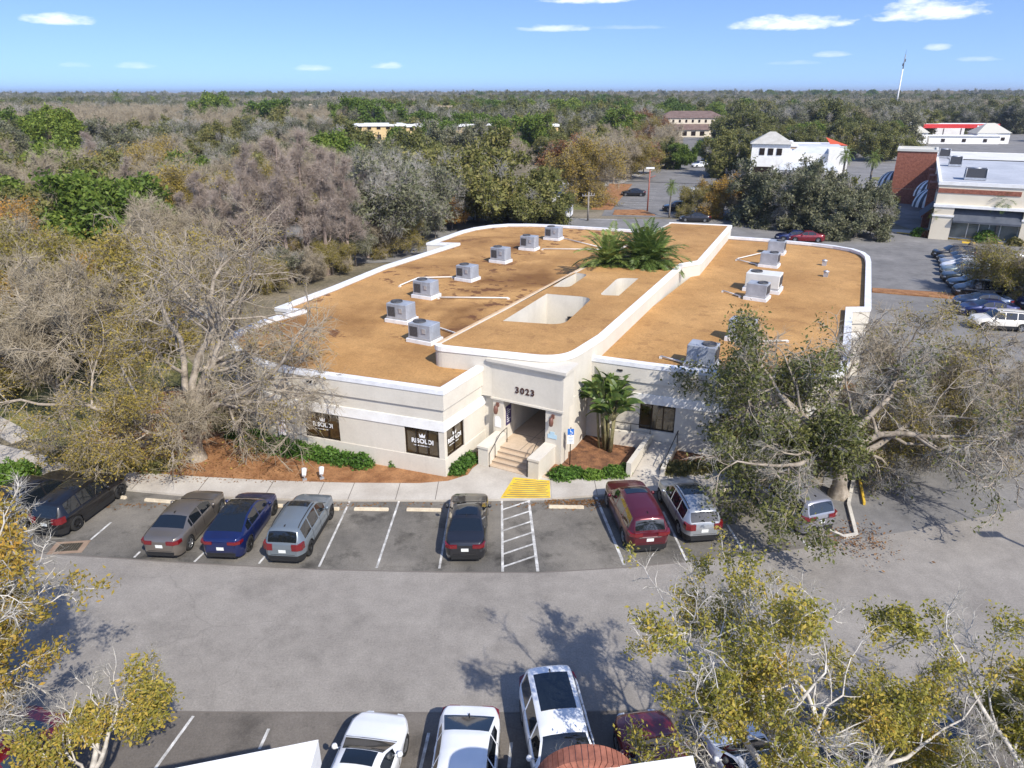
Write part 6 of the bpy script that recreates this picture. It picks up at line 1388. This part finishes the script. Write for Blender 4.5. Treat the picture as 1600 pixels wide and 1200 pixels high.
KK = dict(cyp=K_CYP, bare=K_BARE, grey=K_GREY, bud=K_BUD, oak=K_OAK, moss=K_MOSS, green=K_GREEN, rust=K_RUST, amb=K_AMB, pine=K_PINE, tawny=K_TAWNY)
NAMES = dict(tawny='tawny_tree', cyp='bare_cypress', bare='bare_tree', grey='grey_tree', bud='budding_tree', oak='oak', moss='grey_oak', green='green_tree', rust='rust_tree', amb='amber_tree', pine='pine_tree')
def labs(where): return dict(tawny='bare tree with tawny orange tips '+where, cyp='tall bare cypress '+where, bare='bare brown twigged tree '+where, grey='grey bare tree with moss '+where, bud='bare tree with yellowish buds '+where, oak='dark leafy oak '+where, moss='grey green oak '+where, green='bright green tree '+where, rust='rust brown tree '+where, amb='amber leaved tree '+where, pine='pine '+where)
zone([(-62, 39.5), (-50, 41), (-33, 41.5), (-26, 40), (-24, 46), (-29, 62), (-36, 78), (-70, 84)], 7.0, [('bare', .27), ('bud', .46), ('tawny', .22), ('grey', .05)], 7.5, 11.5, 'woods left of the office', labs('in the near woods left of the office'), 1)
zone([(-78, 82), (-36, 78), (-30, 100), (-26, 140), (-115, 150)], 9.6, [('bare', .27), ('grey', .20), ('bud', .12), ('cyp', .06), ('oak', .20), ('green', .13)], 9, 13.5, 'woods behind the cypresses', labs('in the woods behind the cypresses'), 2)
zone([(-26, 124), (-12, 140), (5, 170), (40, 300), (-190, 300), (-118, 150), (-30, 140)], 17, [('bare', .2), ('grey', .27), ('oak', .31), ('moss', .19), ('green', .03)], 9, 14, 'middle woods', labs('in the middle distance left of the street'), 3)
zone([(24, 170), (48, 225), (62, 300), (40, 300), (10, 180)], 11, [('bare', .4), ('bud', .3), ('oak', .2), ('rust', .1)], 8.5, 12, 'trees behind the striped lot', labs('behind the striped lot'), 4)
zone([(74, 235), (120, 200), (128, 178), (150, 205), (185, 300), (110, 300)], 12, [('oak', .65), ('moss', .25), ('green', .1)], 8.5, 12.5, 'trees behind the white shop', labs('behind the white shop'), 5)
print('TREES', len(TREES))

# ------------------------------------------------------------------ the woods running to the horizon (too many to count)
def far_wood(name, label, src, pts, scl, seed):
    rr = np.random.default_rng(seed); me = bpy.data.meshes.new(name); me.vertices.add(len(pts)); me.vertices.foreach_set('co', np.asarray(pts, dtype=np.float32).ravel())
    a = me.attributes.new('size', 'FLOAT', 'POINT'); a.data.foreach_set('value', np.asarray(scl, dtype=np.float32))
    a = me.attributes.new('turn', 'FLOAT', 'POINT'); a.data.foreach_set('value', rr.uniform(0, 6.28, len(pts)).astype(np.float32))
    o = bpy.data.objects.new(name, me); COL.objects.link(o); tag(o, label, 'woods', None, 'stuff')
    ng = bpy.data.node_groups.new(name, 'GeometryNodeTree'); ng.interface.new_socket('Geometry', in_out='INPUT', socket_type='NodeSocketGeometry'); ng.interface.new_socket('Geometry', in_out='OUTPUT', socket_type='NodeSocketGeometry')
    N, Lk = ng.nodes, ng.links; gi = N.new('NodeGroupInput'); go = N.new('NodeGroupOutput'); m2p = N.new('GeometryNodeMeshToPoints'); io = N.new('GeometryNodeInstanceOnPoints'); oi = N.new('GeometryNodeObjectInfo')
    oi.inputs['Object'].default_value = src; oi.inputs['As Instance'].default_value = True; oi.transform_space = 'ORIGINAL'
    n1 = N.new('GeometryNodeInputNamedAttribute'); n1.data_type = 'FLOAT'; n1.inputs['Name'].default_value = 'size'; n2 = N.new('GeometryNodeInputNamedAttribute'); n2.data_type = 'FLOAT'; n2.inputs['Name'].default_value = 'turn'
    cx = N.new('ShaderNodeCombineXYZ'); Lk.new(n2.outputs['Attribute'], cx.inputs['Z'])
    e2r = N.new('FunctionNodeEulerToRotation'); Lk.new(cx.outputs[0], e2r.inputs[0])
    Lk.new(gi.outputs[0], m2p.inputs[0]); Lk.new(m2p.outputs[0], io.inputs['Points']); Lk.new(oi.outputs['Geometry'], io.inputs['Instance']); Lk.new(e2r.outputs[0], io.inputs['Rotation']); Lk.new(n1.outputs['Attribute'], io.inputs['Scale']); Lk.new(io.outputs[0], go.inputs[0])
    md = o.modifiers.new('woods', 'NODES'); md.node_group = ng; return o
rng = np.random.default_rng(5); clear = [(0, 0, 0)]
FW = {k: [] for k in ('oak', 'bare', 'moss', 'green', 'grey')}
def bldg_clear(x, y):      # keep the shops, the lots and the apartments free
    if y < 425 and abs(math.degrees(math.atan2(x, y))-13.4) < 3.2 and y > 235: return True
    if 285 < y < 375 and -150 < x < 0 and rng.random() < .2: return True
    if y < 345 and x > 150 and abs(math.degrees(math.atan2(x, y))-32) < 4.5: return True
    if x > 55 and y < 330 and x < 330 and y > 60 and x > 40+.38*y: return y < 300
    return False
for d0, d1, step in ((285, 420, 11), (420, 700, 13), (700, 1300, 18), (1300, 2600, 30)):
    for y in np.arange(d0, d1, step):
        hw = y*.80+60; n = int(2*hw/step)
        for k in range(n):
            x = -hw+step*k+rng.uniform(-.45, .45)*step; yy = y+rng.uniform(-.45, .45)*step
            if bldg_clear(x, yy): continue
            if 175 < x < 330 and 315 < yy < 372: continue
            if 85 < x < 132 and 330 < yy < 432: continue
            c = math.sin(x*.013+1)+math.sin(yy*.017+x*.006)+rng.normal()*.6
            w = ('green' if c > 1.75 else 'oak' if c > .35 else 'moss' if c > -.2 else 'grey' if c > -.9 else 'bare') if x > -100 else ('green' if c > 2.0 else 'oak' if c > .6 else 'moss' if c > -.1 else 'grey' if c > -1.0 else 'bare')
            FW[w].append((x, yy, -.1, (1 if yy < 700 else 1.1 if yy < 1300 else 1.5)))
for k_, K, lab in (('oak', K_OAK, 'dark leafy woods running to the horizon'), ('bare', K_BARE, 'brown bare woods running to the horizon'), ('moss', K_MOSS, 'grey green woods running to the horizon'), ('green', K_GREEN, 'fresh green crowns scattered through the far woods'), ('grey', K_GREY, 'pale grey bare woods running to the horizon')):
    P = np.array(FW[k_]); src = bpy.data.objects[[o.name for o in COL.objects if o.type == 'MESH' and o.data == K[0][1]][0]]
    far_wood('far_wood', lab, src, P[:, :3], P[:, 3]*rng.uniform(.8, 1.25, len(P))*(1.12), 3)
# beyond that the canopy closes into one rolling sheet
nx, ny = 420, 150; ys = 1150*np.power(14000/1150, np.linspace(0, 1, ny)); V = []
for y in ys:
    x = np.linspace(-y*.95-200, y*.95+200, nx); st = 7.2+rng.uniform(-1.6, 2.2, nx)*min(1.6, .8+y/6000)+1.0*np.sin(x*.004+y*.003); V.append(np.stack([x, np.full(nx, y), st+rng.random(nx)**6*5], 1))
V = np.concatenate(V); ii = np.arange(nx-1)[None, :]+np.arange(ny-1)[:, None]*nx; ii = ii.ravel(); Q = np.stack([ii, ii+1, ii+nx+1, ii+nx], 1)
m_can = pmat('far_canopy', (.055, .062, .03), (.135, .12, .075), .012, 9, .95, fine=.4, fscale=.09)
o = bpy.data.objects.new('far_canopy', np_mesh('far_canopy', V, Q, [m_can])); COL.objects.link(o); tag(o, 'closed canopy of the farthest woods under the horizon', 'woods', None, 'stuff')
# ------------------------------------------------------------------ the air between here and the horizon
m = bpy.data.materials.new('haze'); m.use_nodes = True; nt = m.node_tree; nt.nodes.remove(nt.nodes['Principled BSDF'])
pv = nt.nodes.new('ShaderNodeVolumePrincipled'); pv.inputs['Color'].default_value = (.72, .82, 1, 1); pv.inputs['Density'].default_value = .00013; pv.inputs['Anisotropy'].default_value = .2
nt.links.new(pv.outputs[0], nt.nodes['Material Output'].inputs['Volume'])
mb = MB(); mb.bbox(-17000, 17000, -300, 17000, -1.2, 75); tag(mb.build('haze', m), 'thin blue haze between the car park and the horizon', 'haze', None, 'stuff')
